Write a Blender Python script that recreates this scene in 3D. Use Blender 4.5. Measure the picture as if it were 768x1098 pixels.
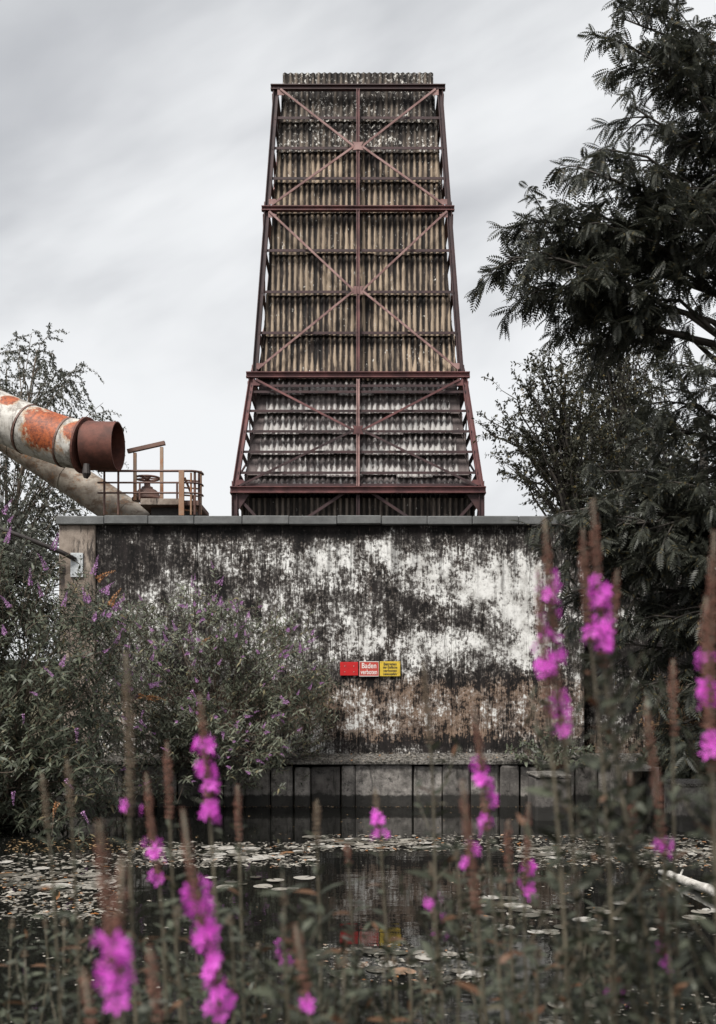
import bpy, math, random
import numpy as np
from mathutils import Vector, Matrix, Quaternion

for o in list(bpy.data.objects):
    bpy.data.objects.remove(o, do_unlink=True)
scene = bpy.context.scene
COL = scene.collection

# ------------------------------------------------------------------ camera
F, HY, HC, CX = 1120.0, 745.0, 2.14, 384.0      # focal length in photo pixels, horizon row, eye height, centre column
cam_data = bpy.data.cameras.new('camera')
cam = bpy.data.objects.new('camera', cam_data)
COL.objects.link(cam)
cam.location = (0, 0, HC)
cam.rotation_euler = (math.radians(90), 0, 0)
cam_data.sensor_fit = 'VERTICAL'
cam_data.sensor_height = 36.0
cam_data.lens = 36.0 * F / 1098.0
cam_data.shift_y = (HY - 549.0) / 1098.0
cam_data.clip_start = 0.05
cam_data.clip_end = 4000
cam_data.dof.use_dof = True
cam_data.dof.focus_distance = 21.5
cam_data.dof.aperture_fstop = 3.4
scene.camera = cam

# ------------------------------------------------------------------ node helper
class G:
    def __init__(s, nt):
        s.nt = nt
    def n(s, t, **kw):
        nd = s.nt.nodes.new(t)
        for k, v in kw.items():
            setattr(nd, k, v)
        return nd
    def put(s, sock, v):
        if isinstance(v, bpy.types.NodeSocket):
            s.nt.links.new(v, sock)
        elif v is not None:
            if sock.type == 'RGBA' and len(v) == 3:
                v = (v[0], v[1], v[2], 1)
            sock.default_value = v
    def math(s, op, a, b=0.0, clamp=False):
        nd = s.n('ShaderNodeMath', operation=op, use_clamp=clamp)
        s.put(nd.inputs[0], a); s.put(nd.inputs[1], b)
        return nd.outputs[0]
    def add(s, a, b): return s.math('ADD', a, b)
    def mul(s, a, b, clamp=False): return s.math('MULTIPLY', a, b, clamp)
    def sub(s, a, b): return s.math('SUBTRACT', a, b)
    def vmath(s, op, a, b=(0, 0, 0)):
        nd = s.n('ShaderNodeVectorMath', operation=op)
        s.put(nd.inputs[0], a); s.put(nd.inputs[1], b)
        return nd.outputs['Value'] if op in ('LENGTH', 'DOT_PRODUCT', 'DISTANCE') else nd.outputs[0]
    def noise(s, vec, scale=1.0, detail=6.0, rough=0.6, dist=0.0):
        nd = s.n('ShaderNodeTexNoise')
        s.put(nd.inputs['Vector'], vec)
        nd.inputs['Scale'].default_value = scale
        nd.inputs['Detail'].default_value = detail
        nd.inputs['Roughness'].default_value = rough
        nd.inputs['Distortion'].default_value = dist
        return nd.outputs[0]
    def cn(s, vec, scale=1.0, detail=6.0, rough=0.6, amp=1.0, dist=0.0):
        return s.mul(s.sub(s.noise(vec, scale, detail, rough, dist), 0.5), amp)
    def voro(s, vec, scale, feature='F1'):
        nd = s.n('ShaderNodeTexVoronoi', feature=feature)
        s.put(nd.inputs['Vector'], vec); nd.inputs['Scale'].default_value = scale
        return nd.outputs['Distance']
    def mix(s, f, a, b, mode='MIX'):
        nd = s.n('ShaderNodeMix', data_type='RGBA', blend_type=mode)
        s.put(nd.inputs[0], f); s.put(nd.inputs[6], a); s.put(nd.inputs[7], b)
        return nd.outputs[2]
    def mr(s, v, a, b, c=0.0, d=1.0, smooth=True):
        nd = s.n('ShaderNodeMapRange', interpolation_type='SMOOTHSTEP' if smooth else 'LINEAR')
        s.put(nd.inputs[0], v)
        for i, x in zip((1, 2, 3, 4), (a, b, c, d)):
            nd.inputs[i].default_value = x
        return nd.outputs[0]
    def scale(s, vec, sc):
        return s.vmath('MULTIPLY', vec, sc)
    def pos(s): return s.n('ShaderNodeNewGeometry').outputs['Position']
    def island(s): return s.n('ShaderNodeNewGeometry').outputs['Random Per Island']
    def objrand(s): return s.n('ShaderNodeObjectInfo').outputs['Random']
    def obj(s): return s.n('ShaderNodeTexCoord').outputs['Object']
    def sep(s, v):
        nd = s.n('ShaderNodeSeparateXYZ'); s.put(nd.inputs[0], v); return nd.outputs
    def attr(s, name): return s.n('ShaderNodeAttribute', attribute_name=name).outputs['Fac']
    def bump(s, h, strength=0.3, dist=0.02):
        nd = s.n('ShaderNodeBump'); nd.inputs['Strength'].default_value = strength
        nd.inputs['Distance'].default_value = dist; s.put(nd.inputs['Height'], h)
        return nd.outputs[0]

MATS = {}
def mat(name, fn):
    m = bpy.data.materials.new(name); m.use_nodes = True
    g = G(m.node_tree); b = m.node_tree.nodes['Principled BSDF']
    g.b = b
    fn(g, b.inputs)
    MATS[name] = m
    return m

# ------------------------------------------------------------------ sky, sun, exposure
SUN_EL, SUN_AZ = math.radians(54), math.radians(214)   # azimuth measured from +Y clockwise: behind the camera, to its left
world = bpy.data.worlds.new('World'); scene.world = world; world.use_nodes = True
wg = G(world.node_tree)
bg = world.node_tree.nodes['Background']
sky = wg.n('ShaderNodeTexSky', sky_type='NISHITA')
sky.sun_disc = False; sky.sun_elevation = SUN_EL; sky.sun_rotation = SUN_AZ
sky.air_density = 1.0; sky.dust_density = 4.0
tc = wg.n('ShaderNodeTexCoord').outputs['Generated']
rot = wg.n('ShaderNodeVectorRotate', rotation_type='Y_AXIS'); wg.put(rot.inputs['Vector'], tc); rot.inputs['Angle'].default_value = 0.35
cv = wg.scale(rot.outputs[0], (1.5, 1.5, 3.6))
c1 = wg.noise(cv, 1.15, 5, 0.48, 0.35)
c2 = wg.noise(wg.vmath('ADD', cv, (4.2, 1.7, 9.1)), 2.6, 6, 0.5, 0.3)
cf = wg.add(wg.mul(c1, 0.78), wg.mul(c2, 0.22))
cf = wg.mr(cf, 0.37, 0.60)
cloud = wg.mix(cf, (1.50, 1.54, 1.61), (2.80, 2.83, 2.86))
skycol = wg.mix(0.97, sky.outputs[0], cloud)
wg.put(bg.inputs[0], skycol); bg.inputs[1].default_value = 0.1
sun_d = bpy.data.lights.new('sun', 'SUN'); sun_d.energy = 1.5; sun_d.angle = math.radians(18); sun_d.color = (1.0, 0.965, 0.91)
sun = bpy.data.objects.new('sun', sun_d); COL.objects.link(sun)
sdir = Vector((math.sin(SUN_AZ) * math.cos(SUN_EL), math.cos(SUN_AZ) * math.cos(SUN_EL), math.sin(SUN_EL)))
sun.rotation_euler = sdir.to_track_quat('Z', 'Y').to_euler()
sun.location = (0, 0, 60)
vs = scene.view_settings
scene.display_settings.display_device = 'sRGB'
vs.view_transform = 'Standard'; vs.look = 'None'; vs.exposure = 1.7; vs.gamma = 1.0; vs.use_curve_mapping = False

# ------------------------------------------------------------------ geometry helpers
def at(px, py, Y):
    return Vector(((px - CX) * Y / F, Y, HC + (HY - py) * Y / F))
def on_water(px, py, z=0.0):
    Y = F * (HC - z) / (py - HY)
    return Vector(((px - CX) * Y / F, Y, z))
def tag(o, label=None, cat=None, group=None, kind=None):
    if label: o['label'] = label
    if cat: o['category'] = cat
    if group: o['group'] = group
    if kind: o['kind'] = kind
    return o
def link(name, data, parent=None, loc=None):
    o = bpy.data.objects.new(name, data); COL.objects.link(o)
    if parent is not None: o.parent = parent
    if loc is not None: o.location = loc
    return o
def empty(name, loc, label, cat, group=None):
    o = link(name, None, None, loc); o.empty_display_size = 0.3
    return tag(o, label, cat, group)
def org(o):
    v = Vector((0, 0, 0))
    while o is not None:
        v = v + Vector(o.location); o = o.parent
    return v

class MB:
    def __init__(s): s.v = []; s.f = []
    def quad_box(s, c):       # 8 corners: bottom 4 ccw, top 4
        n = len(s.v); s.v += [tuple(p) for p in c]
        s.f += [(n, n+3, n+2, n+1), (n+4, n+5, n+6, n+7), (n, n+1, n+5, n+4), (n+1, n+2, n+6, n+5), (n+2, n+3, n+7, n+6), (n+3, n, n+4, n+7)]
        return s
    def box(s, x0, x1, y0, y1, z0, z1):
        return s.quad_box([(x0,y0,z0),(x1,y0,z0),(x1,y1,z0),(x0,y1,z0),(x0,y0,z1),(x1,y0,z1),(x1,y1,z1),(x0,y1,z1)])
    def cbox(s, x0, x1, y0, y1, z0, z1, b=0.01, rnd=None, j=0.0):     # chamfered box
        r = rnd or random
        q = lambda: r.uniform(-j, j)
        pts = []
        for (zz, ins) in ((z0, b), (z0 + b, 0), (z1 - b, 0), (z1, b)):
            ring = [(x0+ins+b*(ins==0)*1, y0+ins), (x1-ins-b*(ins==0), y0+ins), (x1-ins, y0+ins+b*(ins==0)), (x1-ins, y1-ins-b*(ins==0)),
                    (x1-ins-b*(ins==0), y1-ins), (x0+ins+b*(ins==0), y1-ins), (x0+ins, y1-ins-b*(ins==0)), (x0+ins, y0+ins+b*(ins==0))]
            pts.append([(x+q(), y+q(), zz+q()) for x, y in ring])
        n = len(s.v)
        for ring in pts: s.v += ring
        s.f.append(tuple(n + i for i in range(7, -1, -1)))
        s.f.append(tuple(n + 24 + i for i in range(8)))
        for k in range(3):
            for i in range(8):
                a = n + k*8 + i; b2 = n + k*8 + (i+1) % 8
                s.f.append((a, b2, b2+8, a+8))
        return s
    def beam(s, a, b, w, d, side):
        a, b = Vector(a), Vector(b); t = (b - a).normalized()
        u = Vector(side); u = (u - t * u.dot(t)).normalized(); v = t.cross(u)
        c = []
        for p in (a, b):
            c += [p - u*w/2 - v*d/2, p + u*w/2 - v*d/2, p + u*w/2 + v*d/2, p - u*w/2 + v*d/2]
        return s.quad_box(c)
    def ibeam(s, a, b, w, d, side, t=0.03):      # web plus two flanges; the web's plane holds "side"
        a, b = Vector(a), Vector(b); tt = (b - a).normalized()
        u = Vector(side); u = (u - tt * u.dot(tt)).normalized()
        s.beam(a, b, w - 2*t - 0.004, t*0.8, u)
        for sg in (-1, 1):
            off = u * sg * (w/2 - t/2)
            s.beam(a + off, b + off, t, d, u)
        return s
    def tube(s, pts, rad, n=6, cap=True, close=False):
        pts = [Vector(p) for p in pts]; k = len(pts)
        if not hasattr(rad, '__len__'): rad = [rad] * k
        base = len(s.v); ref = None
        for i, p in enumerate(pts):
            if close: t = pts[(i+1) % k] - pts[i-1]
            else: t = pts[min(i+1, k-1)] - pts[max(i-1, 0)]
            t = t.normalized() if t.length > 1e-9 else Vector((0,0,1))
            if ref is None:
                ref = Vector((0,0,1)) if abs(t.z) < 0.9 else Vector((1,0,0))
            u = (ref - t * ref.dot(t)); u = u.normalized() if u.length > 1e-6 else t.orthogonal().normalized()
            ref = u; v = t.cross(u)
            for j in range(n):
                a = 2*math.pi*j/n
                s.v.append(tuple(p + (u*math.cos(a) + v*math.sin(a)) * rad[i]))
        m = k if close else k - 1
        for i in range(m):
            for j in range(n):
                a = base + i*n + j; b = base + i*n + (j+1) % n
                c = base + ((i+1) % k)*n + (j+1) % n; d = base + ((i+1) % k)*n + j
                s.f.append((a, b, c, d))
        if cap and not close:
            s.f.append(tuple(base + j for j in range(n-1, -1, -1)))
            s.f.append(tuple(base + (k-1)*n + j for j in range(n)))
        return s
    def lathe(s, c, prof, n=20):       # prof: (radius, z) about a vertical axis at c
        base = len(s.v); c = Vector(c)
        for r, z in prof:
            for j in range(n):
                a = 2*math.pi*j/n; s.v.append((c.x + r*math.cos(a), c.y + r*math.sin(a), c.z + z))
        for i in range(len(prof)-1):
            for j in range(n):
                a = base+i*n+j; b = base+i*n+(j+1)%n
                s.f.append((a, b, b+n, a+n))
        return s
    def plate(s, poly, d, normal):     # closed plate from a polygon
        nrm = Vector(normal).normalized()*d; n = len(s.v); k = len(poly)
        s.v += [tuple(Vector(p)) for p in poly] + [tuple(Vector(p)+nrm) for p in poly]
        s.f.append(tuple(n+i for i in range(k-1,-1,-1))); s.f.append(tuple(n+k+i for i in range(k)))
        for i in range(k):
            s.f.append((n+i, n+(i+1)%k, n+k+(i+1)%k, n+k+i))
        return s
    def mesh(s, name, o=Vector((0,0,0)), smooth=False):
        me = bpy.data.meshes.new(name)
        me.from_pydata([(p[0]-o.x, p[1]-o.y, p[2]-o.z) for p in s.v], [], s.f)
        if smooth: me.polygons.foreach_set('use_smooth', [True]*len(me.polygons))
        me.update()
        return me
    def build(s, name, m, parent=None, smooth=False, kind=None):
        o = org(parent)
        me = s.mesh(name, o, smooth); me.materials.append(MATS[m])
        ob = link(name, me, parent)
        if kind: ob['kind'] = kind
        return ob

def np_mesh(name, V, Fq, m, smooth=False):
    V = np.ascontiguousarray(V, dtype=np.float32); Fq = np.ascontiguousarray(Fq, dtype=np.int32)
    k = Fq.shape[1]; me = bpy.data.meshes.new(name)
    me.vertices.add(len(V)); me.vertices.foreach_set('co', V.ravel())
    me.loops.add(Fq.size); me.loops.foreach_set('vertex_index', Fq.ravel())
    me.polygons.add(len(Fq)); me.polygons.foreach_set('loop_start', np.arange(0, Fq.size, k, dtype=np.int32))
    if smooth: me.polygons.foreach_set('use_smooth', np.ones(len(Fq), dtype=bool))
    me.update(calc_edges=True); me.validate()
    me.materials.append(MATS[m])
    return me
def unit(a):
    return a / np.maximum(np.linalg.norm(a, axis=-1, keepdims=True), 1e-9)
def scatter(name, tmplV, tmplF, P, D, N, S, m, parent):
    """one mesh of many small leaves: template (x along D, y across, z along N) scaled by S"""
    P = np.asarray(P, float) - np.array(org(parent)); D = unit(np.asarray(D, float)); N = np.asarray(N, float)
    N = unit(N - D * np.sum(N*D, axis=1, keepdims=True)); B = np.cross(N, D)
    S = np.asarray(S, float)
    if S.ndim == 1: S = np.stack([S, S, S], 1)
    T = tmplV[None] * S[:, None, :]
    V = P[:, None] + T[..., 0:1]*D[:, None] + T[..., 1:2]*B[:, None] + T[..., 2:3]*N[:, None]
    k = len(tmplV)
    Fq = tmplF[None] + (np.arange(len(P))*k)[:, None, None]
    me = np_mesh(name, V.reshape(-1, 3), Fq.reshape(-1, tmplF.shape[1]), m)
    return link(name, me, parent)
LEAF_V = np.array([(0,0,0),(0.45,0.5,0.06),(1,0,-0.12),(0.45,-0.5,0.06)], float)
LEAF_F = np.array([(0,1,2,3)])
LANCE_V = np.array([(0,0,0),(0.3,0.5,0.05),(0.62,0.42,0.0),(1,0,-0.14),(0.62,-0.42,0.0),(0.3,-0.5,0.05)], float)
LANCE_F = np.array([(0,1,2,5),(5,2,3,4)])
def frond_template(pairs=8, droop=0.28):
    V, Fa = [], []
    def leaf(b, d, l, w):
        d = d/np.linalg.norm(d); s = np.cross([0,0,1], d); s /= np.linalg.norm(s); n = len(V)
        V.extend([b, b + d*l*0.5 + s*w/2, b + d*l + np.array([0,0,-l*0.18]), b + d*l*0.5 - s*w/2]); Fa.append((n, n+1, n+2, n+3))
    for i in range(pairs):
        x = 0.14 + 0.80*i/(pairs-1); b = np.array([x, 0, -droop*x*x]); l = 0.30*math.sin(math.pi*(0.22+0.62*(i+0.5)/pairs))
        for sg in (-1, 1):
            leaf(b, np.array([0.6, sg*1.0, -0.25]), l, l*0.37)
    leaf(np.array([0.96,0,-droop*0.92]), np.array([1.0,0.001,-0.5]), 0.2, 0.075)
    n = len(V)
    V.extend([np.array([0,0.008,0]), np.array([0.96,0.004,-droop*0.92]), np.array([0.96,-0.004,-droop*0.92]), np.array([0,-0.008,0])]); Fa.append((n,n+1,n+2,n+3))
    return np.array(V, float), np.array(Fa)

# ------------------------------------------------------------------ materials
def fol(name, c1, c2, c3=None, rough=0.55, trans=0.22):
    def fn(g, i):
        r = g.island()
        c = g.mix(r, c1, c2)
        if c3 is not None:
            c = g.mix(g.mr(r, 0.93, 0.97), c, c3)
        big = g.noise(g.pos(), 0.7, 3, 0.5)
        c = g.mix(g.mr(big, 0.35, 0.65, 0.0, 0.45), c, g.mix(0.5, c, c2))
        g.put(i['Base Color'], c); i['Roughness'].default_value = rough
        i['Specular IOR Level'].default_value = 0.35
        tr = g.n('ShaderNodeBsdfTranslucent'); g.put(tr.inputs[0], c)
        ms = g.n('ShaderNodeMixShader'); ms.inputs[0].default_value = trans
        g.nt.links.new(g.b.outputs[0], ms.inputs[1]); g.nt.links.new(tr.outputs[0], ms.inputs[2])
        out = [n for n in g.nt.nodes if n.type == 'OUTPUT_MATERIAL'][0]
        g.nt.links.new(ms.outputs[0], out.inputs[0])
    return mat(name, fn)
fol('locust_leaf', (0.017,0.019,0.014), (0.070,0.074,0.058), (0.10,0.08,0.035), 0.45, 0.28)
fol('birch_leaf', (0.045,0.050,0.040), (0.15,0.157,0.13), None, 0.5, 0.25)
fol('willow_leaf', (0.026,0.028,0.019), (0.070,0.069,0.046), (0.12,0.09,0.03), 0.5, 0.25)
fol('buddleia_leaf', (0.014,0.018,0.011), (0.118,0.132,0.09), (0.15,0.12,0.06), 0.5, 0.15)
fol('buddleia_pale_leaf', (0.022,0.027,0.017), (0.19,0.205,0.145), (0.20,0.17,0.09), 0.5, 0.15)
fol('loosestrife_leaf', (0.010,0.012,0.008), (0.098,0.108,0.074), (0.14,0.06,0.03), 0.5, 0.2)
fol('dry_leaf', (0.16,0.10,0.05), (0.30,0.19,0.10), None, 0.6, 0.2)
fol('grass_blade', (0.035,0.042,0.028), (0.085,0.09,0.06), (0.2,0.15,0.08), 0.5, 0.15)
fol('petal', (0.78,0.055,0.66), (0.95,0.20,0.88), None, 0.5, 0.40)
fol('buddleia_petal', (0.28,0.12,0.30), (0.50,0.28,0.50), None, 0.6, 0.2)
fol('buddleia_faded', (0.30,0.13,0.05), (0.48,0.25,0.12), None, 0.6, 0.2)
fol('calyx', (0.11,0.045,0.032), (0.26,0.12,0.085), None, 0.6, 0.1)
fol('calyx_green', (0.075,0.05,0.034), (0.19,0.135,0.09), None, 0.6, 0.1)
def simple(name, c, rough=0.6, var=0.25, sc=6.0, metal=0.0):
    def fn(g, i):
        n = g.noise(g.pos(), sc, 6, 0.6)
        g.put(i['Base Color'], g.mix(g.mr(n, 0.3, 0.7), tuple(x*(1-var) for x in c), tuple(min(1, x*(1+var)) for x in c)))
        i['Roughness'].default_value = rough; i['Metallic'].default_value = metal
        g.put(i['Normal'], g.bump(g.noise(g.pos(), sc*4, 4, 0.6), 0.25, 0.01))
    return mat(name, fn)
simple('bark', (0.045,0.038,0.032), 0.85, 0.4, 5)
simple('stem_green', (0.105,0.09,0.062), 0.6, 0.3, 8)
simple('shrub_stem', (0.13,0.10,0.075), 0.7, 0.3, 8)
def enamel(name, c, dirt):
    def fn(g, i):
        p = g.pos(); n = g.noise(p, 9, 6, 0.7); st = g.noise(g.scale(p, (30, 30, 4)), 1.0, 6, 0.7)
        k = g.mix(g.mr(n, 0.3, 0.7), tuple(x*0.82 for x in c), c)
        k = g.mix(g.mr(st, 0.52, 0.72, 0, dirt), k, (0.09,0.06,0.045))
        g.put(i['Base Color'], k); i['Roughness'].default_value = 0.45
    return mat(name, fn)
enamel('red_enamel', (0.56,0.012,0.014), 0.45)
enamel('worn_red_enamel', (0.56,0.075,0.055), 0.5)
enamel('yellow_enamel', (0.72,0.50,0.05), 0.5)
simple('white_letter', (0.80,0.78,0.74), 0.5, 0.08, 20)
simple('black_letter', (0.05,0.04,0.03), 0.5, 0.1, 20)
simple('zinc', (0.50,0.52,0.53), 0.45, 0.2, 14, 0.3)
simple('dark_iron', (0.035,0.028,0.026), 0.6, 0.3, 10)
simple('bolt_steel', (0.45,0.40,0.36), 0.5, 0.2, 30, 0.4)
def m_birchbark(g, i):
    p = g.obj()
    n = g.noise(g.scale(p, (1, 1, 1)), 9, 6, 0.65)
    b = g.noise(g.scale(p, (3, 3, 22)), 1.5, 5, 0.6)
    c = g.mix(g.mr(n, 0.3, 0.7), (0.34,0.32,0.29), (0.62,0.60,0.56))
    c = g.mix(g.mr(b, 0.58, 0.66), c, (0.04,0.035,0.03))
    g.put(i['Base Color'], c); i['Roughness'].default_value = 0.7
    g.put(i['Normal'], g.bump(n, 0.5, 0.02))
mat('birch_bark', m_birchbark)
def m_ground(g, i):
    p = g.pos(); n = g.noise(p, 0.8, 8, 0.65); f = g.noise(p, 14, 6, 0.7)
    c = g.mix(g.mr(n, 0.35, 0.65), (0.035,0.032,0.022), (0.075,0.07,0.045))
    c = g.mix(g.mr(f, 0.5, 0.7), c, (0.10,0.075,0.05))
    g.put(i['Base Color'], c); i['Roughness'].default_value = 0.95
    g.put(i['Normal'], g.bump(f, 0.8, 0.05))
mat('soil', m_ground)
def m_water(g, i):
    p = g.pos()
    i['Base Color'].default_value = (0.006, 0.0062, 0.0055, 1); i['Roughness'].default_value = 0.02; i['IOR'].default_value = 1.25
    r1 = g.noise(g.scale(p, (1.0, 2.2, 1)), 1.6, 3, 0.5); r2 = g.noise(g.scale(p, (1.0, 2.0, 1)), 9, 2, 0.5)
    g.put(i['Normal'], g.bump(g.add(r1, g.mul(r2, 0.10)), 0.10, 0.02))
mat('pond_water', m_water)

def wx(px): return (px - CX) * 20.6 / F
def wz(py): return HC + (HY - py) * 20.6 / F
def stained(name, blobs, base, brown_z=(740, 792), dark=1.0):
    """limewash flaking off a mould-blackened concrete wall"""
    def fn(g, i):
        p = g.pos(); x, y, z = g.sep(p)
        cmb = g.n('ShaderNodeCombineXYZ'); g.put(cmb.inputs[0], x); g.put(cmb.inputs[1], g.mul(y, 1.0)); g.put(cmb.inputs[2], z)
        P = cmb.outputs[0]
        warp = g.n('ShaderNodeTexNoise'); g.put(warp.inputs['Vector'], P); warp.inputs['Scale'].default_value = 1.7; warp.inputs['Detail'].default_value = 4
        Pw = g.vmath('ADD', P, g.scale(g.vmath('SUBTRACT', warp.outputs['Color'], (0.5,0.5,0.5)), (0.7, 0, 0.7)))
        B = None
        for (bx, by, rx, rz, amp) in blobs:
            d = g.vmath('LENGTH', g.vmath('MULTIPLY', g.vmath('SUBTRACT', Pw, (wx(bx), 20.6, wz(by))), (F/20.6/rx, 0, F/20.6/rz)))
            v = g.mr(d, 1.4, 0.0, 0.0, amp*0.98)
            B = v if B is None else g.add(B, v)
        big = g.cn(P, 1.3, 9, 0.68, 2.8); med = g.cn(P, 4.2, 9, 0.74, 3.8); fine = g.cn(P, 17, 7, 0.8, 4.2)
        st = g.cn(g.scale(P, (6.5, 1, 0.7)), 1.0, 8, 0.7, 2.2); fst = g.cn(g.scale(P, (40, 1, 5.0)), 1.0, 5, 0.7, 2.6)
        tot = g.add(g.add(g.add(B, base), g.add(big, med)), g.add(g.add(st, fine), fst))
        w = g.mr(tot, -0.05, 0.60)
        gry = g.mr(tot, -0.75, 0.15)
        # substrate: black mould over brown-grey concrete
        sub_n = g.noise(g.scale(P, (3.0, 1, 1.1)), 1.3, 8, 0.7)
        c = g.mix(g.mr(sub_n, 0.40, 0.68), (0.0065,0.006,0.006), (0.028,0.023,0.022))
        c = g.mix(g.mr(g.add(fine, fst), 0.25, 1.1, 0, 0.6), c, (0.19,0.165,0.15))
        # exposed brown concrete at the foot and in a few drips
        zr = g.math('MULTIPLY', g.mr(z, wz(brown_z[1]+8), wz(brown_z[1]-12)), g.mr(z, wz(brown_z[0]-28), wz(brown_z[0]+12)))
        bm = g.mr(g.add(g.add(g.mul(zr, 0.72), -0.42), g.add(g.add(st, g.mul(med, 0.7)), g.add(fst, g.mul(fine, 0.7)))), -0.12, 0.28)
        brown = g.mix(g.mr(med, -0.5, 0.5), (0.085,0.055,0.04), (0.31,0.215,0.155))
        c = g.mix(g.mul(bm, g.mr(zr, 0.0, 0.15)), c, brown)
        drip = g.mr(g.cn(g.scale(P, (3.2, 1, 0.22)), 1.0, 5, 0.6, 1.0), 0.15, 0.20)
        c = g.mix(g.mul(drip, g.mul(g.mr(fine, -0.2, 0.5), 0.6)), c, (0.24,0.165,0.12))
        white = g.mix(g.mr(med, -0.5, 0.5), (0.50,0.49,0.47), (0.86,0.855,0.835))
        white = g.mix(g.mr(g.add(fst, st), 0.2, 1.1, 0, 0.3), white, (0.30,0.27,0.245))
        white = g.mix(g.mr(g.cn(g.scale(P, (11, 1, 0.8)), 1.0, 7, 0.7, 1.0), 0.06, 0.18, 0, 0.6), white, (0.05,0.043,0.04))
        c = g.mix(g.mul(gry, 0.55), c, g.mix(g.mr(sub_n, 0.4, 0.6), (0.15,0.125,0.11), (0.25,0.235,0.22)))
        c = g.mix(w, c, white)
        runs = g.mul(g.mr(g.cn(g.scale(P, (9, 1, 0.35)), 1.0, 6, 0.65, 1.0), 0.02, 0.16), g.mr(z, wz(640), wz(570), 0.15, 0.85))
        c = g.mix(runs, c, (0.016,0.014,0.0135))
        if dark != 1.0: c = g.mix(1.0, c, (dark, dark, dark), 'MULTIPLY')
        g.put(i['Base Color'], c); i['Roughness'].default_value = 0.9; i['Specular IOR Level'].default_value = 0.25
        g.put(i['Normal'], g.bump(g.add(g.mul(w, 0.6), g.add(g.mul(fine, 0.5), g.mul(med, 0.3))), 0.45, 0.015))
    return mat(name, fn)
stained('limewashed_wall', [
    (535,635,66,54,0.95), (575,660,30,60,0.6), (470,605,46,26,0.65), (410,592,44,26,0.75), (365,600,30,34,0.6), (320,600,44,28,0.55), (470,690,110,17,0.75),
    (262,608,40,22,0.45), (228,600,22,18,0.4), (205,632,16,28,0.35), (365,668,36,26,0.65), (385,690,36,22,0.6), (500,640,30,30,0.3),
    (295,650,60,30,0.28), (300,690,50,22,0.35), (560,700,40,20,0.45), (150,690,30,60,0.45),
    (420,636,26,16,-0.5), (398,655,20,17,-0.45), (446,652,18,16,-0.4), (345,640,24,20,-0.4), (372,618,9,24,-0.35), (455,612,16,9,-0.3), (520,606,9,20,-0.45), (500,660,12,16,-0.4), (545,690,14,10,-0.4), (290,622,14,22,-0.4), (240,640,16,24,-0.4), (318,575,12,12,-0.4), (392,572,14,9,-0.4), (478,577,26,14,-0.5), (436,580,16,14,-0.35), (560,583,44,12,-0.5), (345,566,260,9,-0.85), (500,735,110,18,-0.45), (480,795,140,10,-1.0), (300,566,200,16,-0.3), (125,590,26,60,-0.3), (190,590,110,44,-0.34), (330,566,60,16,-0.3), (300,625,40,22,-0.2), (350,727,60,10,-0.5)],
    -0.27)
stained('shaded_limewash', [(670,655,26,10,0.9),(690,660,16,16,0.8),(690,720,40,40,0.25),(660,775,40,14,0.5),(660,700,50,24,-0.6),(760,690,50,50,-0.2)], -0.62, (800,820))  # darker copy of the limewash for the side wall, its shade put into the colour
def m_pier(g, i):
    p = g.pos(); n = g.noise(p, 3, 8, 0.65); f = g.noise(p, 30, 5, 0.7); st = g.noise(g.scale(p, (4,4,0.9)), 1.2, 8, 0.7)
    c = g.mix(g.mr(n, 0.3, 0.7), (0.15,0.115,0.092), (0.33,0.275,0.23))
    c = g.mix(g.mr(st, 0.50, 0.60, 0, 0.9), c, (0.025,0.02,0.018))
    c = g.mix(g.mr(f, 0.55, 0.75, 0, 0.6), c, (0.09,0.07,0.06))
    g.put(i['Base Color'], c); i['Roughness'].default_value = 0.9
    g.put(i['Normal'], g.bump(g.add(n, f), 0.4, 0.015))
mat('pier_concrete', m_pier)
def m_coping(g, i):
    p = g.pos(); n = g.noise(p, 2.2, 8, 0.65); f = g.noise(p, 45, 5, 0.75); r = g.objrand()
    c = g.mix(g.mr(n, 0.3, 0.7), (0.085,0.087,0.087), (0.18,0.184,0.183))
    c = g.mix(g.mul(r, 0.4), c, (0.11,0.113,0.112))
    c = g.mix(g.mr(f, 0.52, 0.72, 0, 0.7), c, (0.05,0.05,0.048))
    g.put(i['Base Color'], c); i['Roughness'].default_value = 0.85
    g.put(i['Normal'], g.bump(f, 0.5, 0.01))
mat('coping_concrete', m_coping)
def m_revet(g, i):
    p = g.pos(); x, y, z = g.sep(p); n = g.noise(p, 2.8, 9, 0.78); f = g.noise(p, 19, 7, 0.82); r = g.objrand()
    st = g.noise(g.scale(p, (7,7,0.8)), 1.0, 7, 0.65)
    c = g.mix(g.mr(n, 0.35, 0.68), (0.075,0.068,0.062), (0.40,0.37,0.34))
    c = g.mix(g.mul(g.mul(r, r), 0.75), c, (0.045,0.040,0.037))
    c = g.mix(g.mr(st, 0.56, 0.68, 0, 0.85), c, (0.018,0.016,0.014))
    c = g.mix(g.mr(f, 0.55, 0.75, 0, 0.6), c, (0.33,0.31,0.29))
    c = g.mix(g.mr(g.noise(p, 6, 8, 0.75), 0.54, 0.64, 0, 0.85), c, (0.022,0.020,0.018))
    wet = g.mr(g.add(z, g.mul(g.sub(n, 0.5), 0.25)), 0.25, 0.20)
    c = g.mix(g.mul(wet, 0.93), c, (0.013,0.012,0.010))
    g.put(i['Base Color'], c); i['Roughness'].default_value = 0.8
    g.put(i['Normal'], g.bump(g.add(n, g.mul(f, 0.5)), 0.6, 0.03))
mat('revetment_concrete', m_revet)
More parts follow.
